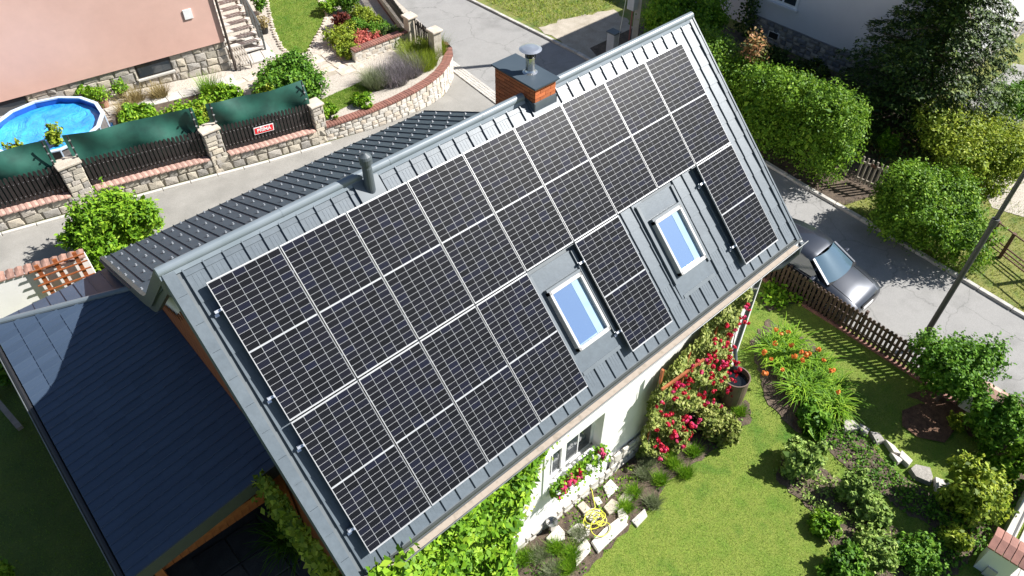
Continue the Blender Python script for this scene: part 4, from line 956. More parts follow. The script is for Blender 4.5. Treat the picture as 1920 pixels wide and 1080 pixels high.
# white boundary wall with clay coping and timber trellis, behind the lean-to
wa, wb = gp(-230, 583, 1.45), gp(158, 473, 1.45)
bw = thing('boundary_wall', 'white garden wall with clay tile coping beside the lane', 'wall', ((wa.x+wb.x)/2, (wa.y+wb.y)/2, T(-1.5)))
d = Vector((wb.x-wa.x, wb.y-wa.y, 0)); L = d.length; d.normalize(); nn = Vector((d.y, -d.x, 0)); zt = (wa.z+wb.z)/2
sl_ = (wb.z-wa.z)/L; dz3 = Vector((d.x, d.y, sl_))
wl0 = Vector((wa.x, wa.y, wa.z))
m = MB(); P0, P1 = wl0, wl0+dz3*L
m.add([P0+nn*.1-Vector((0,0,2)), P1+nn*.1-Vector((0,0,2)), P1+nn*.1-Vector((0,0,.06)), P0+nn*.1-Vector((0,0,.06)), P0-nn*.1-Vector((0,0,2)), P1-nn*.1-Vector((0,0,2)), P1-nn*.1-Vector((0,0,.06)), P0-nn*.1-Vector((0,0,.06))], [(0,1,2,3),(5,4,7,6),(3,2,6,7),(1,5,6,2),(0,3,7,4)])
m.build('wall', M['plaster'], bw)
n = int(L/.2)
for i in range(n):
    c = wl0+dz3*((i+.5)*L/n); m = MB(); hx = L/n*.47
    m.add([c-d*hx+nn*.135-Vector((0,0,.08)), c+d*hx+nn*.135-Vector((0,0,.08)), c+nn*.135-Vector((0,0,.045)), c-d*hx-nn*.16+Vector((0,0,.0)), c+d*hx-nn*.16+Vector((0,0,.0)), c-nn*.16+Vector((0,0,.035)), c-d*hx+nn*.135-Vector((0,0,.05)), c+d*hx+nn*.135-Vector((0,0,.05))], [(6,2,5,3),(2,7,4,5),(0,1,7,2,6),(3,5,4)])
    m.build('coping_tile', M['copingwall'], bw, c)
trl = thing('trellis', 'orange timber trellis fixed to the white wall', 'trellis', wl0+d*(L*.7)+nn*.2-Vector((0, 0, .6)))
for i, u in enumerate((.755, .85, .955)): c = wl0+d*(L*u)+nn*.2; MB().bar(c+Vector((0,0,-.1)), c+Vector((0,0,-1.3)), .1, .05, up=nn).build('post', M['wood'], trl)
for k in range(4): z = -.22-k*.24; MB().bar(wl0+d*(L*.71)+nn*.25+Vector((0,0,z)), wl0+d*(L*1.0)+nn*.25+Vector((0,0,z+.02)), .025, .035).build('slat', M['wood'], trl)
# ============================================================ NEIGHBOUR HOUSE
Cn = np_(437, 130); Ln = np_(0, 222); dn_ = Vector((Cn.x-Ln.x, Cn.y-Ln.y, 0)).normalized(); no = Vector((dn_.y, -dn_.x, 0)); PT = 1.42
nh = thing('neighbour_house', 'salmon pink rendered house on a rough stone plinth', 'house', (Cn.x, Cn.y, NB(Cn.x)))
def nhp(u, v, q): return Vector((Cn.x, Cn.y, 0))-dn_*u+no*q+Vector((0, 0, v))
m = MB(); m.obox(nhp(7, 4.6, -4.44)+Vector((0, 0, 0)), dn_, no, (0, 0, 1), 7, 4.5, 3.18); m.build('wall', M['pink'], nh)
pb = MB().obox(nhp(7.05, .5, -4.5), dn_, no, (0, 0, 1), 6.95, 4.46, .94).build('plinth', M['mortar'], nh)
def win_hole(u): return (2.15 < u < 3.3) or (7.05 < u < 8.2)
for u0, u1, lo in ((0, 2.1, 0), (3.35, 7.0, 0), (8.25, 11.5, 0)):
    masonry(pb, u0, u1, lambda u: NB(Cn.x-u), lambda u: PT, .26, .36, lambda u, v, q: nhp(u, v, q-.06), [M['stonegrey'], M['stone'], M['stonegrey']], .06)
for u0, u1 in ((2.1, 3.35), (7.0, 8.25)):
    masonry(pb, u0, u1, lambda u: NB(Cn.x-u), lambda u: PT-.62 if NB(Cn.x-u) < .5 else PT-.5, .26, .36, lambda u, v, q: nhp(u, v, q-.06), [M['stonegrey'], M['stone']], .06)
    m = MB(); m.obox(nhp((u0+u1)/2, PT-.29, -.05), dn_, no, (0, 0, 1), (u1-u0)/2, .02, .29); wq = m.build('cellar_window', M['black'], nh)
    MB().obox(nhp((u0+u1)/2, PT-.29, -.025), dn_, no, (0, 0, 1), (u1-u0)/2-.06, .008, .23).build('pane', M['darkglass'], wq)
    MB().obox(nhp((u0+u1)/2, PT-.61, .0), dn_, no, (0, 0, 1), (u1-u0)/2+.05, .09, .03).build('window_sill', M['concrete'], wq)
masonry(pb, 0, 2.2, lambda u: .1, lambda u: PT, .26, .36, lambda u, v, q: Vector((Cn.x, Cn.y, v))-no*u+dn_*(q-.06), M['stonegrey'], .06)
MB().obox(nhp(1.0, 2.75, .07), dn_, no, (0, 0, 1), .15, .03, .17).build('vent_box', M['whitepaint'], nh)
m = MB(); m.tube([nhp(-.08, NB(Cn.x), .12), nhp(-.08, 6, .12)], .05, 10); m.build('downpipe', plain('brown_pipe', (.06,.045,.04), .45), nh)
m = MB(); m.obox(nhp(7, 7.85, -4.5), dn_, no, (0, 0, 1), 7.4, 4.9, .08); m.build('roof', M['coping'], nh)
# staircase at its corner
st = thing('outdoor_staircase', 'pale open outdoor stairs with dark railing beside the pink house', 'stairs', nhp(-.8, .2, -.4))
for i in range(12):
    c = nhp(-.92, .35+i*.165, -.9-i*.3); o = MB().obox(c, dn_, no, (0, 0, 1), .68, .12, .03).build('step', M['concrete'], st, c)
for s_ in (-.32, -1.5):
    MB().bar(nhp(s_, .1, -.75), nhp(s_, 2.1, -4.4), .06, .2).build('stringer', M['woodgrey'], st)
rl = MB().bar(nhp(-1.62, 1.25, -.75), nhp(-1.62, 3.25, -4.4), .07, .07).build('railing', M['fascia'], st)
for k in range(5): MB().bar(nhp(-1.62, .55+k*.14, -.75), nhp(-1.62, 2.55+k*.14, -4.4), .05, .055).build('rail_bar', M['fascia'], rl)
for k in range(8): MB().bar(nhp(-1.62, .16+k*.28, -.8-k*.5), nhp(-1.62, 1.27+k*.275, -.8-k*.5), .06, .06).build('baluster', M['fascia'], rl)
# door mat, slatted bench
q = [np_(447,101), np_(487,86), np_(492,93), np_(454,108)]
o = MB().prism([(p.x, p.y, NB(p.x)+.075) for p in q], (0, 0, .015)).build('doormat', M['black'], None); tag(o, 'black doormat on the pale entrance tiles', 'doormat')
bn = thing('slatted_bench', 'brown slatted bench folded against the plinth corner', 'bench', nhp(-.35, .3, .0))
for k in range(6): MB().bar(nhp(-.16-k*.1, .95-k*.03, -.35), nhp(-.2-k*.1, .42-k*.02, .3), .06, .025).build('slat', M['woodgrey'], bn)
for u in (-.22, -.66):
    for q in (-.3, .25): MB().bar(nhp(u, .2, q), nhp(u, .5, q), .03, .03).build('leg', M['black'], bn)
# ============================================================ POOL
zr = NB(1)+.82; pc = onz(87, 234, zr); PR = 1.72
pool = thing('round_pool', 'round above-ground pool with blue bubble cover and white rim', 'pool', (pc.x, pc.y, NB(pc.x)))
nP = 14; A14 = [2*math.pi*(k+.3)/nP for k in range(nP)]
ring = lambda r_, z: [(pc.x+math.cos(a)*r_, pc.y+math.sin(a)*r_, z) for a in A14]
def rings(name, spec, mat):
    m = MB(); V = []
    for r_, z in spec: V += ring(r_, z)
    F = [(j*nP+i, j*nP+(i+1) % nP, (j+1)*nP+(i+1) % nP, (j+1)*nP+i) for j in range(len(spec)-1) for i in range(nP)]
    return m.add(V, F).build(name, mat, pool)
rings('pool_wall', [(PR-.03, NB(pc.x)-.1), (PR-.03, zr-.02), (PR-.08, zr-.02)], M['poolwall'])
rings('liner', [(PR-.08, zr-.01), (PR-.08, zr-.45)], M['pooldeep'])
rings('rim', [(PR+.03, zr-.03), (PR+.03, zr+.01), (PR-.09, zr+.015), (PR-.09, zr-.03)], M['poolrim'])
V = [(pc.x, pc.y, zr-.2)]; F = []; nr_, na = 26, 84
for j in range(1, nr_+1):
    for i in range(na):
        a = 2*math.pi*i/na; r_ = (PR-.09)*j/nr_*(math.cos(math.pi/nP)/math.cos(((a-A14[0]+math.pi/nP) % (2*math.pi/nP))-math.pi/nP) if j > nr_*.6 else 1); r_ = min(r_, PR-.085)
        x, y = pc.x+math.cos(a)*r_, pc.y+math.sin(a)*r_
        V.append((x, y, zr-.2+.016*math.sin(x*6+y*3+math.sin(y*5)*1.5)*math.sin(y*4-x*2)+.02*max(0, math.sin(x*3.1-y*4.3+math.sin(x*2.3)*2))**6))
for i in range(na): F.append((0, 1+i, 1+(i+1) % na))
for j in range(nr_-1):
    for i in range(na): b = 1+j*na; F.append((b+i, b+na+i, b+na+(i+1) % na, b+(i+1) % na))
MB().add(V, F).build('bubble_cover', M['cover'], pool, smooth=True)
for k in range(0, nP): a = A14[k]; MB().bar((pc.x+math.cos(a)*PR, pc.y+math.sin(a)*PR, NB(pc.x)), (pc.x+math.cos(a)*PR, pc.y+math.sin(a)*PR, zr-.03), .05, .04).build('upright', M['poolrim'], pool)
tp = thing('blue_tarp', 'crumpled bright blue tarp on the ground by the pool', 'tarp', np_(205, 268))
V = []; F = []; A4 = [np_(178,285), np_(222,262), np_(212,232), np_(196,250)]
for j in range(13):
    for i in range(13):
        u, v = i/12, j/12; p = A4[0].lerp(A4[1], u).lerp(A4[3].lerp(A4[2], u), v); V.append((p.x, p.y, NB(p.x)+.03+.12*abs(math.sin(i*1.3+j*.6))*random.uniform(.4, 1)))
for j in range(12):
    for i in range(12): F.append((j*13+i, j*13+i+1, (j+1)*13+i+1, (j+1)*13+i))
MB().add(V, F).build('sheet', M['tarp'], tp)
def pot(name, lab, cat, p, r_, h, mat, leaf=None, f=NB, n=160):
    t = thing(name, lab, cat, p); m = MB(); m.lathe(p, [(r_*.7, 0), (r_*.98, h), (r_*1.05, h), (r_*1.05, h-.03), (r_*.9, h-.03), (r_*.85, h-.06)], 18); m.build('pot', mat, t)
    MB().lathe(p, [(r_*.88, h-.09), (r_*.88, h-.05)], 16).build('soil', M['soil'], t)
    if leaf:
        P, D = blobpts([(p[0], p[1], p[2]+h+.16, r_*1.2, r_*1.2, .22)], n*3, 12, .3); link(bpy.data.objects.new('foliage', leafmesh('pot_foliage', P, D, .09, leaf)), t)
pot('plant_pot', 'round clay tub between the pool and the stone plinth', 'pot', np_(197, 200), .2, .32, M['terracotta'], M['lf_bright'])
pot('plant_pot', 'black tub of rusty grasses at the foot of the stairs', 'pot', np_(497, 62), .2, .34, M['black'], M['lf_straw'])
pot('plant_pot', 'dark pot under the cellar window with a leafy seedling', 'pot', np_(232, 182), .16, .22, M['black'], M['lf_bright'])
pot('garden_bucket', 'black bucket standing by the large leafy bush', 'bucket', np_(445, 205), .2, .4, M['black'])
# ============================================================ HOUSE BEYOND THE HEDGE
th = thing('white_house', 'white rendered house with dark stone plinth in shade beyond the hedge', 'house', (31, 4, T(31)))
tz = T(30); hx, hy0, hy1, pz = 27.2, .0, 8.3, .06
MB().box((hx+.02, hy0, pz), (40, hy1, 7)).build('wall', M['houserender'], th)
MB().box((27.9, hy1, tz-.2), (36, 14, 2.2)).build('wing_wall', M['houserender'], th)
tpn = MB().box((hx+.03, hy0+.03, tz-.3), (39.9, hy1, pz)).build('plinth', M['mortar'], th)
masonry(tpn, 2.5, hy1, lambda u: tz, lambda u: pz-.02, .19, .32, lambda u, v, q: Vector((hx+.02-q, u, v)), [M['stonegrey'], M['stonedark']], .05)
masonry(tpn, hx+4.5, 39, lambda u: tz, lambda u: pz-.02, .19, .36, lambda u, v, q: Vector((u, hy0+.02-q, v)), [M['stonegrey'], M['stonedark']], .05)
MB().box((hx-.04, hy0-.04, pz), (40, hy1+.02, pz+.04)).build('string_course', M['stonedark'], th)
def xwin(y0, y1, z0, z1, cell=False):
    w_ = MB().box((hx-.02, y0, z0), (hx+.06, y1, z1)).build('window', M['whitepaint'], th)
    if cell: MB().box((hx-.05, y0+.06, z0+.05), (hx-.021, y1-.06, z1-.05)).build('pane', M['black'], w_); return
    c_ = (y0+y1)/2
    for a, b in ((y0+.12, c_-.05), (c_+.05, y1-.12)): MB().box((hx-.03, a, z0+.12), (hx-.021, b, z1-.1)).build('pane', M['darkglass'], w_)
    MB().box((hx-.14, y0-.08, z0-.08), (hx, y1+.08, z0)).build('window_sill', M['houserender'], w_)
xwin(6.2, 7.6, .95, 2.4); xwin(6.65, 7.2, tz+.25, tz+.6, True)
MB().tube([(hx-.1, hy1-.05, tz), (hx-.1, hy1-.05, 7)], .055, 8).build('downpipe', M['gutter'], th)
MB().prism([(hx-.6, hy0-.6, 7), (hx-.6, hy1+.6, 7), (hx-.6, 4.1, 10.2)], (13.5, 0, 0)).build('roof', M['coping'], th)
# ============================================================ CAR
XC, YF, CW_, gs = 15.54, -4.22, .8, T(16)+.02
car = thing('parked_car', 'dark grey small hatchback parked behind the brown fence', 'car', (XC, YF+1.9, gs))
def cv(x, y, z): return (XC+x, YF+y, gs+z)
secs = [(0.0, .62, .5, .52), (.06, .72, .6, .62), (.25, .77, .68, .74), (.6, .79, .76, .84), (.95, .8, .82, .92), (1.15, .8, .86, .96), (2.0, .8, .9, .94), (3.0, .8, .92, .96), (3.55, .78, .9, .97), (3.72, .74, .82, .86), (3.78, .66, .6, .6)]
V = []; K = 11
for y, w_, zs_, zc in secs:
    half = [(w_*.86, .2), (w_*.98, .38), (w_, zs_*.72), (w_*.97, zs_), (w_*.72, zc-.02)]
    V += [cv(-x, y, z) for x, z in half]+[cv(0, y, zc+.012)]+[cv(x, y, z) for x, z in half[::-1]]
F = []
for i in range(len(secs)-1):
    for k in range(K-1): F.append((i*K+k, i*K+k+1, (i+1)*K+k+1, (i+1)*K+k))
    F.append((i*K+K-1, i*K, (i+1)*K, (i+1)*K+K-1))
F += [tuple(range(K))[::-1], tuple(range((len(secs)-1)*K, len(secs)*K))]
cb = MB().add(V, F).build('body', M['car'], car, smooth=True); bevel(cb, .02, 2)
hy = 1.72; ry = 3.2
rsec = [(hy, .52, 1.36), (hy+.12, .56, 1.405), (hy+.6, .59, 1.44), (hy+1.1, .58, 1.43), (ry, .54, 1.37)]
V = []; F = []
for y, w_, z in rsec: V += [cv(-w_-.05, y, z-.1), cv(-w_, y, z-.02), cv(-w_*.5, y, z), cv(0, y, z+.008), cv(w_*.5, y, z), cv(w_, y, z-.02), cv(w_+.05, y, z-.1)]
for i in range(4):
    for k in range(6): F.append((i*7+k, i*7+k+1, (i+1)*7+k+1, (i+1)*7+k))
rfm = MB().add(V, F).build('roof', M['car'], car, smooth=True)
def gridquad(a, b, c, d, n=8, bulge=.03, axis=(0, -1, .6)):
    V = []; F = []; ax_ = Vector(axis)
    for j in range(n+1):
        for i in range(n+1):
            u, v = i/n, j/n; p = Vector(a).lerp(Vector(b), u).lerp(Vector(d).lerp(Vector(c), u), v); V.append(p+ax_*bulge*(4*u*(1-u)))
    for j in range(n):
        for i in range(n): F.append((j*(n+1)+i, j*(n+1)+i+1, (j+1)*(n+1)+i+1, (j+1)*(n+1)+i))
    return MB().add(V, F)
gridquad(cv(-.66, 1.02, .93), cv(.66, 1.02, .93), cv(.5, hy+.01, 1.352), cv(-.5, hy+.01, 1.352), 10, .1, (0, -1, .25)).build('windscreen', M['carglass'], car, smooth=True)
gridquad(cv(-.62, 3.62, .97), cv(.62, 3.62, .97), cv(.5, ry, 1.35), cv(-.5, ry, 1.35), 8, .04, (0, 1, .2)).build('rear_window', M['darkglass'], car, smooth=True)
for s_ in (-1, 1):
    gridquad(cv(s_*.76, 1.25, .93), cv(s_*.76, 3.35, .95), cv(s_*.6, 3.05, 1.31), cv(s_*.58, 1.85, 1.31), 6, .0).build('side_window', M['darkglass'], car)
    MB().bar(cv(s_*.7, 1.02, .93), cv(s_*.545, hy, 1.34), .07, .05).build('windscreen_pillar', M['car'], car)
    MB().bar(cv(s_*.7, 3.55, .95), cv(s_*.56, ry, 1.33), .09, .05).build('rear_pillar', M['car'], car)
    m = MB(); m.obox(cv(s_*.9, 1.42, .99), (1, 0, 0), (0, 1, 0), (0, 0, 1), .09, .06, .065); bevel(m.build('mirror', M['car'], car), .03, 3)
    m = MB(); m.add([cv(s_*.4, .06, .56), cv(s_*.7, .2, .58), cv(s_*.73, .45, .72), cv(s_*.5, .22, .7), cv(s_*.4, .04, .5), cv(s_*.72, .16, .5)], [(0,1,2,3),(4,5,1,0)]); m.build('headlight', plain('headlight_glass', (.75,.78,.8), .1), car)
    for y in (.72, 3.05):
        m = MB(); w0 = Vector(cv(s_*.7, y, .29)); m.tube([w0-Vector((s_*.1, 0, 0)), w0+Vector((s_*.1, 0, 0))], .29, 22); wh = m.build('wheel', M['rubber'], car)
        m = MB(); m.tube([w0+Vector((s_*.1, 0, 0)), w0+Vector((s_*.108, 0, 0))], .19, 16); m.build('rim', M['alu'], wh)
for s_ in (-1, 1):
    MB().tube([cv(s_*w_*.72, y, zc-.017) for y, w_, zs_, zc in secs[2:6]], .007, 5).build('bonnet_seam', M['black'], car)
    MB().bar(cv(s_*.8, 1.95, .74), cv(s_*.8, 2.12, .745), .03, .025).build('door_handle', M['car'], car)
MB().bar(cv(-.3, .99, .95), cv(.25, 1.02, .975), .02, .02).build('wiper', M['black'], car)
MB().bar(cv(-.7, 1.0, .935), cv(.7, 1.0, .935), .1, .02).build('cowl', M['black'], car)
MB().obox(cv(0, -.005, .42), (1, 0, 0), (0, 1, 0), (0, 0, 1), .25, .012, .055).build('number_plate', M['whitepaint'], car)
MB().obox(cv(0, .01, .56), (1, 0, 0), (0, 1, 0), (0, 0, 1), .38, .015, .05).build('grille', M['black'], car)
# ============================================================ STREET FURNITURE
bf = runfence('garden_fence', 'brown wooden picket fence between the lawn and the street', 'fence', (14.68, .6, 0), (14.5, -7.5, 0), .92, T, M['brownfence'], .128, rails=(.18, .55, .85))
MB().bar((14.68, .6, T(14.5)), (14.5, -7.5, T(14.5)), .12, .16).build('kerb_base', M['coping'], bf)
for i in range(4): y = .3-i*2.4; MB().box((14.66, y-.04, T(14)-.1), (14.74, y+.04, T(14)+1.0)).build('post', M['brownfence'], bf)
lb = gp(1717, 657); lp = thing('street_lamp', 'tall dark street lamp post behind the brown fence', 'street lamp', lb)
lt_ = onx(1890, 366, 0); 
lean = Vector((.35, .02, 0))
m = MB(); m.tube([lb, lb+Vector((0, 0, 4.5))+lean*.72], [.075, .066], 14); m.tube([lb+Vector((0, 0, 4.5))+lean*.72, lb+Vector((0, 0, 7.6))+lean*1.2], [.055, .045], 12); m.build('post', M['lamp'], lp)
MB().tube([lb+Vector((0, 0, 4.42))+lean*.7, lb+Vector((0, 0, 4.6))+lean*.73], .09, 14).build('collar', M['lamp'], lp)
MB().tube([lb+Vector((0, 0, 7.55))+lean*1.2, lb+Vector((.5, .4, 7.9))+lean*1.2, lb+Vector((1.2, .9, 7.95))+lean*1.2], .035, 8).build('arm', M['lamp'], lp)
bevel(MB().obox(lb+Vector((1.45, 1.08, 7.93))+lean*1.2, (.8, .6, 0), (-.6, .8, 0), (0, 0, 1), .3, .12, .06).build('lamp_head', M['boxgrey'], lp), .03)
ub = gp(1186, 98); up = thing('utility_pole', 'grey concrete utility pole in the bush beyond the street', 'pole', ub)
U = lambda x, y, z: (ub.x+x, ub.y+y, T(22)+z)
MB().tube([U(0, 0, -.3), U(0, 0, 8.5)], [.17, .12], 4).build('shaft', M['polegrey'], up)
MB().tube([U(-.2, .12, 0), U(-.18, .1, 8)], .03, 8).build('conduit', plain('red_conduit', (.25,.09,.08), .6), up)
MB().box(U(-.42, -.1, 2.0), U(-.14, .25, 2.7)).build('junction_box', M['boxgrey'], up)
MB().tube([U(-.75, .3, 0), U(-.1, .1, 8)], .012, 6).build('guy_wire', M['alu'], up)
eb = gp(1146, 98); et = thing('electricity_cabinet', 'small grey electricity cabinet beside the dirt driveway', 'cabinet', eb)
bevel(MB().box((eb.x-.14, eb.y-.2, eb.z), (eb.x+.2, eb.y+.2, eb.z+.9)).build('cabinet', M['boxgrey'], et), .01)
MB().box((eb.x-.18, eb.y-.24, eb.z+.9), (eb.x+.24, eb.y+.24, eb.z+.95)).build('lid', M['pipe'], et)
# rusty yard fence on the far verge
yf_ = thing('yard_fence', 'rusty iron rail fence on the grass across the street', 'fence', (20.7, -6, T(20)))
fa, fb = gp(1835, 452), gp(1990, 575)
for t in (.08, .27, .62, .95): p = fa.lerp(fb, t); MB().box((p.x-.05, p.y-.05, p.z-.1), (p.x+.05, p.y+.05, p.z+1.0)).build('post', M['rust'], yf_)
for h in (.15, .28, .42, .97): MB().bar(fa+Vector((0, 0, h)), fb+Vector((0, 0, h)), .03, .035).build('rail', M['rust'], yf_)
gg = gp(1622, 352); gt = thing('yard_gate', 'small weathered wooden gate with a dark number plate between hedge and bush', 'gate', gg)
for i in range(6): x = -.4+i*.16; MB().box((gg.x+.1*x-.02, gg.y-x-.03, gg.z+.1), (gg.x+.1*x+.02, gg.y-x+.03, gg.z+1.1)).build('slat', M['woodgrey'], gt)
for h in (.25, .9): MB().bar((gg.x-.05, gg.y+.45, gg.z+h), (gg.x+.05, gg.y-.45, gg.z+h), .05, .07).build('rail', M['woodgrey'], gt)
MB().box((gg.x-.06, gg.y-.09, gg.z+.87), (gg.x-.035, gg.y+.09, gg.z+.99)).build('number_plate', M['rust'], gt)
# ============================================================ FRONT GARDEN HARD THINGS
bp = gp(1378, 752); bp = Vector((9.95, WY-.52, T(9.9)))
br = thing('rain_barrel', 'brown rain barrel under the downpipe', 'barrel', bp)
m = MB(); m.lathe(bp, [(.3, -.05), (.33, .2), (.345, .5), (.33, .95), (.345, .97), (.345, 1.0), (.315, 1.0), (.31, .8)], 28); m.build('barrel', M['barrel'], br)
MB().lathe(bp, [(.312, .8), (.312, .84)], 24).build('water', M['waterdark'], br)
Z6 = lambda L_: px2([(940+x/4.5, 840+y/4.5) for x, y in L_])
stones = [([(562,715),(640,650),(745,660),(735,735),(655,800)], 'flat square sandstone slab beside the coiled hose'), ([(765,800),(860,700),(985,605),(1055,660),(820,885)], 'long sandstone slab with the yellow hose lying on it'),
 ([(620,880),(710,775),(745,830),(745,880),(635,1000)], 'pale pointed slab at the lawn edge below the hose'), ([(1100,620),(1205,525),(1225,585),(1145,670)], 'pale slab set alone in the lawn edge by the lavender'),
 ([(985,440),(1065,350),(1120,410),(1085,450),(1000,490)], 'pale slab between the lavender plants'), ([(865,510),(930,445),(995,480),(985,520),(910,570)], 'rounded pale slab above the hose coil'),
 ([(695,580),(760,525),(830,530),(820,600),(770,640)], 'pale slab under the upright hose end'), ([(640,500),(690,460),(755,530),(700,570)], 'brownish slab nearest the house plinth'),
 ([(860,335),(920,275),(985,345),(900,425)], 'square slab with a dark wire loop on it'), ([(980,545),(1020,520),(1065,590),(1050,645),(990,605)], 'small grey slab touching the long slab'),
 ([(380,770),(480,665),(530,720),(530,775),(430,820)], 'tan slab carrying the metal bucket'), ([(770,430),(820,420),(850,470),(810,490)], 'smallest stepping stone in the paved corner')]
for L_, lab in stones: L_ = [(sum(p[0] for p in L_)/len(L_)+(x-sum(p[0] for p in L_)/len(L_))*1.08, sum(p[1] for p in L_)/len(L_)+(y-sum(p[1] for p in L_)/len(L_))*1.08) for x, y in L_]; slabstone('stepping_stone', lab, Z6(L_), T, random.uniform(.06, .09), M['flag'] if random.random() < .55 else M['limewash'], 'slab', 'stepping stones below the window')
bk = gp(1034, 992); bk.z = T(bk.x)+.07; bt = thing('metal_bucket', 'small steel bucket standing on a slab by the house wall', 'bucket', bk)
m = MB(); m.lathe(bk, [(.1, 0), (.125, .26), (.13, .27), (.118, .27), (.11, .1)], 20); m.build('bucket', M['steel'], bt)
MB().bar(bk+Vector((-.12, 0, .275)), bk+Vector((.12, 0, .275)), .015, .01).build('handle', M['black'], bt)
hc = gp(1122, 984); pts = []
for i in range(150):
    t = i/150; a = t*2*math.pi*5.3; r_ = .16+.1*math.sin(t*17)+.05*math.sin(t*41); pts.append((hc.x+math.cos(a)*r_*1.1+.14*(t-.5), hc.y+math.sin(a)*r_*.8+.2*math.sin(t*9)*.5, T(hc.x)+.12+.05*math.sin(t*31)+.03))
e = gp(1109, 925); pts += [(hc.x-.1, hc.y+.2, T(hc.x)+.12), ((hc.x+e.x)/2, (hc.y+e.y)/2, T(e.x)+.1), (e.x, e.y, T(e.x)+.12), (e.x, e.y+.25, T(e.x)+.35)]
o = MB().tube(pts, .0105, 6).build('garden_hose', M['hose'], None); tag(o, 'tangled yellow-green garden hose on the sandstone slabs', 'hose')
bs = [[(1577,790),(1600,795),(1612,810),(1580,815)], [(1608,800),(1628,811),(1622,821),(1610,814)], [(1628,815),(1645,818),(1655,832),(1640,837)], [(1655,830),(1672,842),(1686,858),(1672,855)], [(1666,854),(1690,868),(1680,874)], [(1686,850),(1707,870),(1700,879),(1682,862)], [(1702,885),(1712,876),(1740,882),(1745,900),(1742,912),(1712,900)], [(1748,900),(1772,908),(1785,925),(1780,936),(1752,930)], [(1782,922),(1797,930),(1785,941)]]
bl_ = ['grey border stone beside the daylilies', 'small white border stone after the grey one', 'knobbly grey border stone', 'long white border stone', 'thin white stone lying below the border row', 'narrow white border stone before the broad ones', 'broad flat grey border stone', 'second broad flat border stone near the yellow-green bush', 'last small border stone under the yellow-green bush']
for L_, lab in zip(bs, bl_): slabstone('border_stone', lab, px2(L_), T, .16, M['stonegrey'] if 'grey' in lab else M['limewash'], 'stone', 'row of border stones in the lawn')
# white end wall of the street fence
ew = thing('fence_end_wall', 'short white wall with clay coping at the end of the brown fence', 'wall', (14.6, -8.4, T(14)))
MB().box((14.45, -9.6, T(14)-.2), (14.7, -7.55, T(14)+.95)).build('wall', M['plaster'], ew)
for i in range(11): y = -9.6+i*.186; MB().prism([(14.36, y, T(14)+.93), (14.36, y, T(14)+.97), (14.57, y, T(14)+1.06), (14.79, y, T(14)+.97), (14.79, y, T(14)+.93)], (0, .176, 0)).build('coping_tile', M['copingpink'], ew)
# driveway corner
ga, gb = gp(1848, 1082), gp(1935, 905); dw = thing('driveway_wall', 'low white wall with brown tiled pillar beside the paved drive', 'wall', ga)
d = (gb-ga); d.z = 0; L = d.length; d.normalize(); nn = Vector((-d.y, d.x, 0))
MB().obox(ga+d*L/2+Vector((0, 0, .1)), d, nn, (0, 0, 1), L/2, .1, .22).build('wall', M['concrete'], dw)
pc2 = ga+d*.25
MB().obox(pc2+Vector((0, 0, .35)), d, nn, (0, 0, 1), .2, .28, .6).build('pillar', M['plaster'], dw)
for i in range(5):
    c = pc2+nn*(-.3+i*.15)+Vector((0, 0, 1.0)); MB().prism([c-d*.3+nn*.07+Vector((0,0,-.06)), c-d*.3-nn*.07+Vector((0,0,-.06)), c+d*.0-nn*.07+Vector((0,0,.04)), c+d*.3-nn*.07+Vector((0,0,-.06)), c+d*.3+nn*.07+Vector((0,0,-.06)), c+nn*.07+Vector((0,0,.04))][0:1]+[c-d*.3-nn*.07+Vector((0,0,-.06)), c-nn*.07+Vector((0,0,.04)), c+d*.3-nn*.07+Vector((0,0,-.06))][0:0]+[c-d*.3+nn*.07+Vector((0,0,-.02)), c+nn*.07+Vector((0,0,.06)), c+d*.3+nn*.07+Vector((0,0,-.02)), c+d*.3+nn*.07+Vector((0,0,-.06))], -nn*.135).build('coping_tile', M['coping'], dw, c)
rl = MB().bar(ga+d*.6+Vector((0, 0, .62)), gb+Vector((0, 0, .62)), .04, .04).build('iron_rail', M['black'], dw)
dv = sheet('paved_drive', px2([(1868,1100),(1940,940),(2040,960),(2040,1140)]), .01, M['mortar'])
poly = px2([(1868,1100),(1940,940),(2040,960),(2040,1140)]); o0 = gp(1868, 1100)
for i in range(16):
    for j in range(12):
        c = Vector((o0.x, o0.y, 0))+d*(i*.21+.1*(j % 2)-.3)-nn*(j*.125+.06)
        if inside(poly, np.array([[c.x, c.y]]))[0]: MB().obox((c.x, c.y, T(c.x)+.03), d, nn, (0, 0, 1), .1, .057, .03).build('paver', M['concrete'], dv, (c.x, c.y, T(c.x)))
# timber left on the shaded lawn
tb = thing('garden_swing_beam', 'weathered timber beam lying on the shaded lawn by the lean-to', 'beam', gp(15, 775))
MB().bar(gp(-14, 742, .3), gp(38, 803, .3), .12, .1).build('beam', M['woodgrey'], tb)
MB().bar(gp(-10, 745, 0), gp(-10, 745, .3)+Vector((0, 0, .05)), .1, .1).build('leg', M['woodgrey'], tb); MB().bar(gp(34, 800, -.02), gp(34, 800, -.02)+Vector((0, 0, .3)), .1, .1).build('leg', M['woodgrey'], tb)
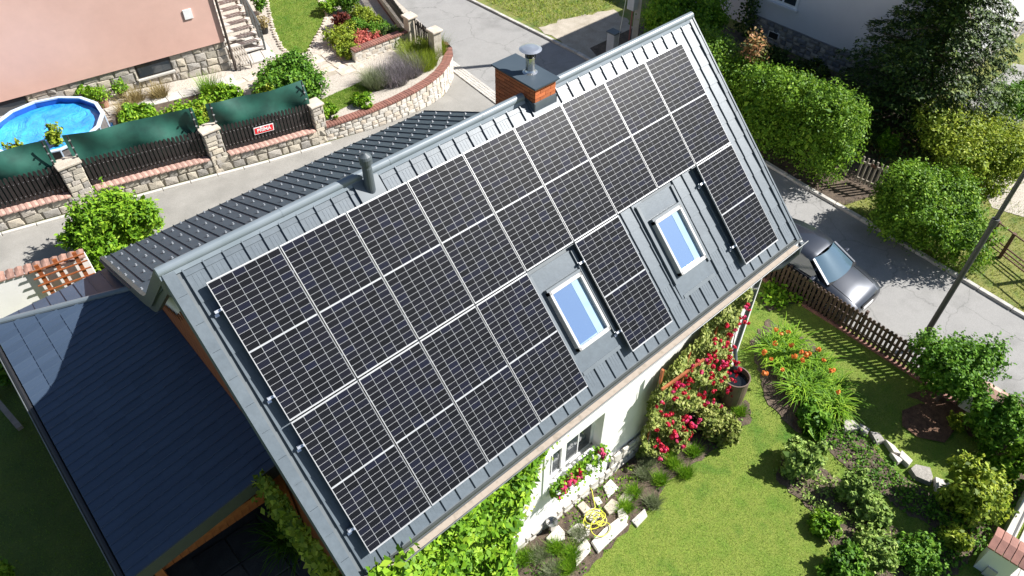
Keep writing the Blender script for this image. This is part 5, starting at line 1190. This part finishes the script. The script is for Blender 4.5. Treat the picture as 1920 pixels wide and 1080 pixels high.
# ============================================================ VEGETATION
# hedge across the street
hb = []
for i in range(11):
    y = 7.2-i*.72; x = 20.5+.2*math.sin(i*1.7); hb.append((x, y, T(20)+1.4+.15*math.sin(i*2.3), 1.05+.15*math.sin(i*3.1), .95 if 0 < i < 10 else .6, 1.25+.15*math.cos(i*2.1)))
    hb.append((x-.15+random.uniform(-.2, .2), y+random.uniform(-.3, .3), T(20)+2.35+.2*math.sin(i*1.1), .75, .6, .55))
hg = thing('hedge', 'tall clipped-loose green hedge along the far side of the street', 'hedge', (20.8, 3, T(20)))
P, D = blobpts(hb, 72000, 24, .17, zmin=T(20))
sh = [(20.75+rng.normal(0, .5), rng.uniform(-.4, 7.4)) for _ in range(330)]
SP = np.concatenate([np.c_[np.full(15, x)+rng.normal(0, .035, 15), np.full(15, y)+rng.normal(0, .035, 15), T(20)+2.55+.2*math.sin(y*1.3)-(x-20.75)**2*.6+np.linspace(0, rng.uniform(.2, .55), 15)] for x, y in sh]); P, D = shoots(P, D, 500, .3); P = np.r_[P, SP]; D = np.r_[D, np.tile([0, 0, 1.], (len(SP), 1))]
Q, E_ = blobpts([(b[0], b[1], b[2], b[3]*.7, b[4]*.8, b[5]*.7) for b in hb], 9000, 22, .25, .5, zmin=T(20)); link(bpy.data.objects.new('foliage', leafmesh('hedge_foliage', np.r_[P, Q], np.r_[D, E_], np.r_[np.full(len(P), .088), np.full(len(Q), .22)], M['lf_hedge'])), hg)
m = MB()
for i in range(14): y = 7.2-i*.52; m.tube([(20.6, y, T(20)-.1), (20.75, y+.1, T(20)+1.2), (20.7, y+.2, T(20)+2.2)], [.05, .035, .01], 6)
m.build('stem', M['bark'], hg)
P, D = blobpts([(20.9, 4.2, T(20)+2.8, .35, .35, .7)], 900, 12, .3); ch_ = thing('copper_shrub', 'tall thin shrub with copper-tipped leaves rising above the hedge', 'shrub', (20.95, 4.2, T(20))); link(bpy.data.objects.new('foliage', leafmesh('copper', P, D, .13, leafmat('copper_leaf', G3((.06,.1,.03),(.15,.16,.05),(.4,.2,.08),(.55,.28,.14))))), ch_)
MB().tube([(20.95, 4.2, T(20)), (20.9, 4.2, T(20)+2.8)], .02, 5).build('stem', M['bark'], ch_)
# yew
yc = Vector((25.9, -.15, T(25))); yw = thing('yew_tree', 'large dark yew tree in front of the white house', 'tree', yc)
YP, YD = [], []
for i in range(190):
    t = (i/190)**.9; h = .3+t*6.6; a = i*2.399+rng.normal(0, .15); L = 3.5*(1-t)**.75*rng.uniform(.82, 1.12)+.25; n = int(60+330*L/3.5)
    u = rng.random(n)**.6; lat = rng.normal(0, 1, n)*.26*L*u*(1.15-u)*1.6; up_ = .28*u*L-.3*u*u*L+rng.normal(0, .035, n)-np.abs(lat)*.22
    YP.append(np.c_[yc.x+math.cos(a)*L*u-math.sin(a)*lat, yc.y+math.sin(a)*L*u+math.cos(a)*lat, yc.z+h+up_]); YD.append(np.c_[np.full(n, math.cos(a)*.5+.3), np.full(n, math.sin(a)*.5-.2), np.full(n, 1.)])
P, D = np.concatenate(YP), np.concatenate(YD)
link(bpy.data.objects.new('crown', leafmesh('yew_crown', P, D, .15, M['lf_dark'], .42, .25, .3)), yw)
m = MB(); m.tube([yc-Vector((0, 0, .2)), yc+Vector((.05, 0, 2.5)), yc+Vector((0, 0, 5.5))], [.22, .16, .05], 9)
for i in range(14): a = i*2.399; h = .8+i*.33; m.tube([yc+Vector((0, 0, h)), yc+Vector((math.cos(a)*1.2, math.sin(a)*1.2, h+.25)), yc+Vector((math.cos(a)*2, math.sin(a)*2, h+.3))], [.06, .04, .015], 5)
m.build('trunk', M['bark'], yw)
shrub('round_bush', 'big rounded green bush at the kerb beside the small gate', 'bush', 1738, 392, 262, 2.2, M['lf_hedge'], 27000, .08, lumps=9, cr=.15)
shrub('yellow_bush', 'loose yellow-green bush behind the big rounded bush', 'bush', 1835, 282, 270, 2.0, M['lf_yel'], 22000, .085, lumps=8, cr=.17)
shrub('street_bush', 'dense bright bush around the utility pole, showing above the ridge', 'bush', 1280, 42, 190, 2.8, M['lf_bright'], 20000, .1, lumps=8, cr=.16)
shrub('verge_bush', 'green bush standing in the shade at the yard path', 'bush', 1905, 190, 110, 1.4, M['lf_mid'], 5000, .09)
for px, py, w_, h, lab, mt in ((1668,272,48,1.1,'small upright bright conifer on the bark patch','lf_bright'), (1640,250,50,1.2,'small dark conifer next to the bright one','lf_dark')): shrub('small_conifer', lab, 'conifer', px, py, w_, h, M[mt], 2600, .06, lumps=4)
for px, py, w_, h, lab in ((1500,140,110,1.0,'dark shrub at the white house plinth'), (1440,120,90,1.1,'dark shrub below the white house cellar window'), (1560,200,130,1.0,'dark spreading shrub between hedge and yew')): shrub('shade_shrub', lab, 'shrub', px, py, w_, h, M['lf_dark'], 3500, .1)
iv = thing('ivy', 'dark ivy climbing the downpipe of the white house', 'ivy', (hx-.15, hy1-.1, T(27))); nI = 1500; z = rng.uniform(tz, 4.5, nI)
link(bpy.data.objects.new('foliage', leafmesh('ivy', np.c_[hx-.12-np.abs(rng.normal(0, .12, nI)), hy1-.05+rng.normal(0, .16, nI)*(1.6-z*.2), z], np.tile([-1., -.3, .3], (nI, 1)), .11, M['lf_dark'], .8)), iv)
# lane bush, terrace planting
shrub('lane_bush', 'dense bright green bush overhanging the lane behind the rear roof', 'bush', 213, 428, 190, 1.9, M['lf_bright'], 11000, .12, lumps=7, cr=.17, aspect=.4)
shrub('currant_bush', 'large leafy bush beside the flagstone path', 'bush', 535, 150, 155, 1.5, M['lf_mid'], 10000, .1, f=NB, lumps=7)
shrub('bushy_herb', 'straggly yellow-green herb bush behind the shade net', 'bush', 515, 205, 110, .9, M['lf_yel'], 3500, .09, f=NB)
for px, py, w_, h, mt, lab in ((412,188,80,.9,'lf_bright','bright feathery green vegetable clump in the bed'), (345,220,140,.8,'lf_bright','leafy green vegetable patch behind the shade net'), (402,215,85,.7,'lf_yel','yellow-green vegetable clump next to the black bucket'), (268,222,85,.6,'lf_bright','green onion-like clump near the blue tarp')):
    shrub('vegetable_plant', lab, 'plant', px, py, w_, h, M[mt], 3600, .09, f=NB, group='vegetable bed')
for px, py, lab in ((255,190,'straw-coloured withered clump by the dark pot'), (300,182,'straw-coloured withered clump below the stone plinth'), (240,215,'straw-coloured withered clump next to the pool')):
    p = np_(px, py); tuft('withered_plant', lab, 'plant', p, .5, .45, M['lf_straw'], 420, .025, 1.0)
p = np_(395, 178); tuft('onion_plant', 'tall fresh green leafy stalks in the vegetable bed', 'plant', p, .5, .7, M['lf_bright'], 420, .025, .7)
shrub('seedling', 'yellowing leafy stem poking above the net beside the pool', 'plant', 105, 268, 36, 1.3, M['lf_yel'], 700, .09, f=NB, lumps=4)
shrub('net_plant', 'low leafy plant against the net at the pool edge', 'plant', 30, 288, 60, .9, M['lf_yel'], 900, .1, f=NB)
for px, py, lab in ((35,190,'green plant in front of the dark cellar window'), (165,178,'small green plant between pool and wall')): shrub('cellar_plant', lab, 'plant', px, py, 42, .6, M['lf_bright'], 500, .11, f=NB)
# rock garden
for px, py, w_, h, mt, lab in ((636,68,62,.5,'lf_yel','large yellow-green cushion shrub at the edge of the gravel'), (683,75,52,.4,'lf_red','red flowering heather in the rock garden'), (674,50,34,.4,'lf_mid','round green cushion plant above the red heather'), (715,55,44,.4,'lf_mid','flat green cushion plant near the street fence'), (680,28,48,.45,'lf_yel','yellow-green cushion shrub above the round green one'), (640,40,28,.4,'lf_maroon','small maroon shrub in the gravel'), (620,10,38,.4,'lf_bright','green shrub at the top of the lawn edging'), (655,95,40,.4,'lf_yel','yellow-green shrub by the planter wall'), (655,6,30,.6,'lf_mid','dark green shrub at the fence corner'), (740,65,40,.4,'lf_dark','dark low shrub in the fence corner'), (700,40,28,.3,'lf_yel','small golden cushion plant')):
    shrub('rock_garden_shrub', lab, 'shrub', px, py, w_*1.45, h*1.3, M[mt], 3000, .06, f=NB, group='rock garden planting')
for px, py, w_, lab in ((735,150,62,'greyish lavender clump behind the curved coping'), (765,135,55,'grey-mauve lavender clump in the middle of the bed'), (790,122,56,'fresh green lavender clump by the curved wall'), (780,105,52,'lavender clump next to the gate'), (815,98,40,'lavender clump at the bend of the curved wall'), (705,160,40,'small grey lavender clump at the lawn strip')):
    p = np_(px, py); r_ = w_*.5*mpp(p); tuft('lavender', lab, 'lavender', (p.x, p.y, NB(p.x)), r_*1.9, .55, M['lf_mauve'] if 'mauve' in lab or 'greyish' in lab else (M['lf_lav'] if 'small' in lab else M['lf_yel']), 2200, .014, .8)
shrub('corner_plant', 'fresh green leafy plant along the brick coping', 'plant', 680, 186, 60, .35, M['lf_bright'], 1200, .09, f=NB); shrub('coping_plant', 'low green plant where the net meets the coping', 'plant', 615, 212, 50, .3, M['lf_bright'], 900, .09, f=NB)
shrub('stair_shrub', 'dark green shrub behind the stair railing', 'shrub', 486, 8, 30, .8, M['lf_mid'], 900, .08, f=NB)
# side lawn shrubs
shrub('side_bush', 'leafy bush at the corner of the lean-to eave', 'bush', 8, 690, 70, 1.0, M['lf_mid'], 3000, .1); shrub('corner_bush', 'sunlit leafy bush at the edge of the shaded lawn', 'bush', 2, 1075, 40, .9, M['lf_bright'], 900, .1)
# virginia creeper on the front wall
cr_ = thing('virginia_creeper', 'bright green virginia creeper covering the house wall below the eave', 'creeper', (1.4, WY-.3, T(1)))
nC = 17000; z = rng.uniform(-.1, 4.05, nC); xr = np.interp(z, [-.2, .7, 2, 3.2, 4.1], [2.5, 2.55, 2.8, 3.55, 3.9]); x = rng.uniform(-.3, 1, nC)*0+rng.uniform(0, 1, nC)*(xr+.35)-.35+rng.normal(0, .08, nC)
lump = .5+.5*np.sin(x*4+np.sin(z*3)*2)*np.sin(z*4.3+x); y = WY-.06-(np.clip(2.6-z, 0, 2.6)*.28+.22)*lump*rng.uniform(.35, 1, nC)-.12*rng.random(nC)
P = np.r_[np.c_[x, y, z], np.array([.05, gy-.1, gz+.1])+rng.normal(0, 1, (160, 3))*np.array([.3, .12, .1])]; nC = len(P); link(bpy.data.objects.new('foliage', leafmesh('creeper', P, np.tile([.25, -1., .9], (nC, 1)), .165, M['lf_bright'], .5, .3, .45, droop=.8)), cr_)
nC = 260; z = rng.uniform(.3, 3.6, nC); x = np.interp(z, [.3, 2, 3.6], [2.7, 3.0, 3.9])+np.abs(rng.normal(0, .28, nC)); link(bpy.data.objects.new('stray_leaves', leafmesh('stray', np.c_[x, np.full(nC, WY-.03)-rng.random(nC)*.05, z], np.tile([.1, -1., .6], (nC, 1)), .09, M['lf_yel'], .6)), cr_)
m = MB()
for i in range(14): x = -.2+i*.25; m.tube([(x, WY-.05, -.1), (x+.2*math.sin(i), WY-.03, 2), (x+.3*math.cos(i), WY-.03, 3.9)], [.02, .012, .005], 5)
m.build('stem', M['bark'], cr_)
gc = thing('gable_vine', 'vine with yellowing leaves climbing the shaded gable edge', 'vine', (-.2, -1.5, T(0))); nC = 1800; y = rng.uniform(-3.1, -.3, nC); z = 3.6+(y+.3)*.15+rng.normal(0, .25, nC)-rng.random(nC)*1.0
link(bpy.data.objects.new('foliage', leafmesh('gvine', np.c_[-.1-np.abs(rng.normal(0, .12, nC))-.25, y, np.minimum(z, 3.55-(-y-.3)*.0)], np.tile([-.6, -.2, 1.], (nC, 1)), .13, M['lf_yel'], .6)), gc)
# lavender and herbs along the wall
lav = [(1205,893),(1238,903),(1188,925),(1225,945),(1262,872),(1285,890),(1215,868),(1250,852),(1172,955),(1345,768),(1385,775),(1300,850),(1010,1045),(1042,1030),(1072,1042),(1086,1005),(1062,1066),(985,1050),(1035,1075)]
lavlab = ['fullest lavender clump in the bed, next to the square slab', 'lavender clump between the fullest clump and the lawn', 'lavender clump touching the pale slab', 'lavender clump beside the slab set alone at the lawn edge', 'lavender clump under the wall rose', 'lavender clump on the lawn side of the wall rose', 'lavender clump against the limewashed plinth', 'lavender clump between plinth and wall rose', 'lavender clump behind the slab set alone', 'lavender clump at the foot of the low rose bush', 'lavender clump at the foot of the rain barrel', 'lavender clump between the two rose bushes',
 'lavender clump tucked under the creeper', 'lavender clump beside the tan slab', 'lavender clump beside the pale pointed slab', 'lavender clump nearest the metal bucket', 'lavender clump on the lawn side of the creeper', 'lavender clump among the creeper leaves', 'lavender clump farthest from the slabs below the creeper']
for i, (px, py) in enumerate(lav):
    p = gp(px, py); tuft('herb_clump', lavlab[i], 'lavender', p, .25, .24, M['lf_bright'] if i % 3 else M['lf_lav'], 480, .013, .8, 0, 'lavender clumps along the wall bed')
pb1 = px2([(1060,960),(1130,890),(1180,870),(1200,900),(1130,960),(1080,1000)]); plants('creeping_herbs', 'low green creeping herbs between the slabs', pb1, 420, .06, M['lf_bright'], h=.06)
plants('bed_seedlings', 'sparse seedlings over the soil bed by the wall', bed1, 700, .06, M['lf_mid'], h=.08)
plants('border_herbs', 'mixed low herbs in the stone-edged border', bed2, 2200, .07, M['lf_mid'], h=.2)
plants('shrub_bed_herbs', 'low weeds in the shrub border', bed3, 2600, .07, M['lf_pale'], h=.2); plants('corner_herbs', 'low plants in the drive corner bed', bed7, 2600, .08, M['lf_mid'], h=.3)
plants('fence_hostas', 'broad-leaved plants at the fence corner', bed6, 700, .14, M['lf_bright'], h=.25)
# daylilies
dl = gp(1490, 720); dy_ = thing('daylily_clump', 'large clump of arching daylily leaves with orange flowers', 'daylily', dl); nD = 3000
a = rng.uniform(0, 2*np.pi, nD); q = np.sqrt(rng.random(nD)); cpx = np.array([(1470,690),(1520,700),(1545,735),(1450,670),(1500,740),(1470,655),(1555,770)]); ci = rng.integers(0, len(cpx), nD); cw_ = np.array([gp(*c)[:] for c in cpx])
P = np.c_[cw_[ci, 0]+np.cos(a)*q*.3, cw_[ci, 1]+np.sin(a)*q*.3, np.array([T(v) for v in cw_[ci, 0]])]
link(bpy.data.objects.new('foliage', blades('daylily_leaves', P, .56, .032, M['lf_bright'], .8, 1.25)), dy_)
for px, py in ((1455,618),(1465,626),(1478,622),(1453,644),(1484,647),(1433,660),(1446,673),(1467,693),(1434,700),(1503,660),(1512,665),(1518,663),(1545,675),(1560,695),(1505,675),(1535,655),(1572,735),(1490,668)):
    p = gp(px, py, .72); flower(dy_, 'f_orange', p, random.uniform(.9, 1.4)); MB().tube([(p.x, p.y, T(p.x)), (p.x, p.y, p.z)], .006, 4).build('flower_stalk', M['lf_mid'], dy_)
shrub('hosta', 'broad dark-green leafy plant below the daylilies', 'plant', 1525, 782, 85, .45, M['lf_mid'], 1100, .16, aspect=.8)
# climbing roses on a timber trellis
rt = thing('rose_trellis', 'orange timber trellis carrying the red climbing roses', 'trellis', (8.3, WY-.25, T(8)))
for x in (7.0, 7.9, 8.8, 9.6): MB().bar((x, WY-.2, T(x)), (x, WY-.2, 2.9), .06, .05).build('post', M['wood'], rt)
for z in (2.45,): MB().bar((6.9, WY-.34, z), (8.2 if z > 2 else 9.75, WY-.42, z), .05, .06).build('slat', M['wood'], rt)
rs = thing('climbing_rose', 'climbing rose bush with many red flowers against the white wall', 'rose', (8.3, WY-.4, T(8)))
nR = 22000; x = rng.uniform(6.75, 9.75, nR); z = T(8)+.1+rng.random(nR)**.8*3.8; top = np.interp(x, [6.75, 7.3, 8.2, 9.0, 9.75], [2.2, 2.8, 3.0, 3.5, 3.6]); k = z < top; x, z = x[k], z[k]; nR = len(x)
lump = .55+.45*np.sin(x*5+z*2)*np.sin(z*4+x*1.7); y = WY-.12-(np.clip(1.9-z, 0, 2)*.16+.24)*lump*rng.uniform(.3, 1.05, nR)
link(bpy.data.objects.new('foliage', leafmesh('rose_leaves', np.c_[x, y, z], np.tile([.3, -1., .9], (nR, 1)), .1, M['lf_rose'], .6)), rs)
m = MB()
for i in range(9): x = 6.9+i*.35; m.tube([(x, WY-.3, T(8)), (x+.1, WY-.25, 1.4), (x+.2*math.sin(i*2), WY-.22, 2.7)], [.02, .014, .006], 5)
m.build('stem', M['bark'], rs)
for i in range(120):
    x = random.uniform(6.85, 9.8); z = random.uniform(-.4, 3.2)
    if z > float(np.interp(x, [6.75, 7.3, 8.2, 9.0, 9.75], [1.9, 2.6, 2.7, 3.3, 3.4])): z -= 1
    yb_ = WY-.12-(max(0, 1.9-z)*.16+.26)*random.uniform(.8, 1.05); n = random.choice((1, 1, 2, 3))
    for j in range(n): flower(rs, 'f_red' if random.random() < .75 else 'f_pink', (x+random.uniform(-.09, .09), yb_-random.uniform(0, .05), z+random.uniform(-.09, .09)), random.uniform(.5, .85))
shrub('rose_bush', 'low pale rose bush in front of the climbing rose', 'rose bush', 1352, 802, 105, .55, M['lf_rose'], 4500, .08)
shrub('wall_rose', 'pinkish low rose at the foot of the trellis', 'rose bush', 1262, 820, 60, .7, M['lf_rose'], 1800, .08)
# window flower boxes
for x0, x1, lab, mix in ((4.02, 4.72, 'window box with pink geraniums on the sill end nearest the creeper', ('f_pink', 'f_red', 'f_white', 'f_pink')), (4.8, 5.46, 'window box with white and crimson flowers on the sill', ('f_white', 'f_white', 'f_white', 'f_pink'))):
    fb = thing('flower_box', lab, 'flower box', ((x0+x1)/2, WY-.05, wz0)); MB().box((x0, WY-.06, wz0), (x1, WY+.1, wz0+.15)).build('box', M['whitepaint'], fb)
    n = 900; P = np.c_[rng.uniform(x0-.05, x1+.05, n), WY-.03-np.abs(rng.normal(0, .12, n)), wz0+.13+rng.normal(0, .1, n)]; link(bpy.data.objects.new('foliage', leafmesh('box_leaves', P, np.tile([0, -.6, 1.], (n, 1)), .07, M['lf_bright'], .8)), fb)
    for i in range(22):
        u = random.random(); k = mix[min(3, int(u*4))] if x0 > 4.5 else mix[random.randrange(4)]
        flower(fb, k, (x0+(x1-x0)*u+random.uniform(-.04, .04), WY-.12-random.random()*.16, wz0+.12+random.uniform(-.12, .16)), random.uniform(.7, 1.1))
# shrubs of the garden border
for nm, px, py, w_, h, mt, n, lf, lab, tr in (('currant_shrub', 1502, 862, 100, .8, 'lf_pale', 3400, .09, 'pale leafy shrub casting a shadow on the lawn', 0), ('currant_shrub', 1600, 915, 62, .85, 'lf_pale', 2200, .09, 'upright pale shrub in the middle of the border', 0),
  ('currant_shrub', 1640, 955, 70, .5, 'lf_pale', 2200, .09, 'low pale shrub next to the upright one', 0), ('border_shrub', 1545, 985, 70, .4, 'lf_bright', 1400, .08, 'small green shrub at the lawn edge of the border', 0), ('border_shrub', 1640, 1032, 105, .5, 'lf_pale', 3200, .08, 'wide pale shrub at the lower end of the border', 0),
  ('border_shrub', 1722, 1042, 105, .5, 'lf_mid', 3000, .08, 'wide mid-green shrub between border and drive', 0), ('border_shrub', 1595, 1075, 110, .5, 'lf_mid', 2600, .08, 'green shrub lowest in the border', 0), ('border_shrub', 1790, 1010, 70, .6, 'lf_yel', 1500, .08, 'yellow-green shrub beside the tiled pillar', 0),
  ('magnolia_bush', 1828, 925, 135, 1.4, 'lf_yel', 4200, .1, 'yellow-green large-leaved bush at the end of the border stones', 0), ('plum_bush', 1868, 800, 105, 1.6, 'lf_mid', 4200, .09, 'tall green bush at the white end wall', 0), ('corner_shrub', 1900, 870, 80, 1.0, 'lf_bright', 2200, .1, 'bright shrub between the green bush and the drive', 0),
  ('fruit_tree', 1788, 705, 160, 2.1, 'lf_mid', 7000, .085, 'young fruit tree with bare trunk in brown mulch by the fence', .7), ('lawn_shrub', 1790, 790, 40, .4, 'lf_yel', 700, .08, 'small yellow-green shrub under the fruit tree', 0)):
    shrub(nm, lab, 'tree' if tr else 'shrub', px, py, w_, h, M[mt], n, lf, trunk=tr, group=None)
lily = gp(560, 1010); tuft('shade_lily', 'shaded lily clump with orange blooms by the patio', 'lily', lily, .7, .6, M['lf_mid'], 500, .03, .9, 1.2)
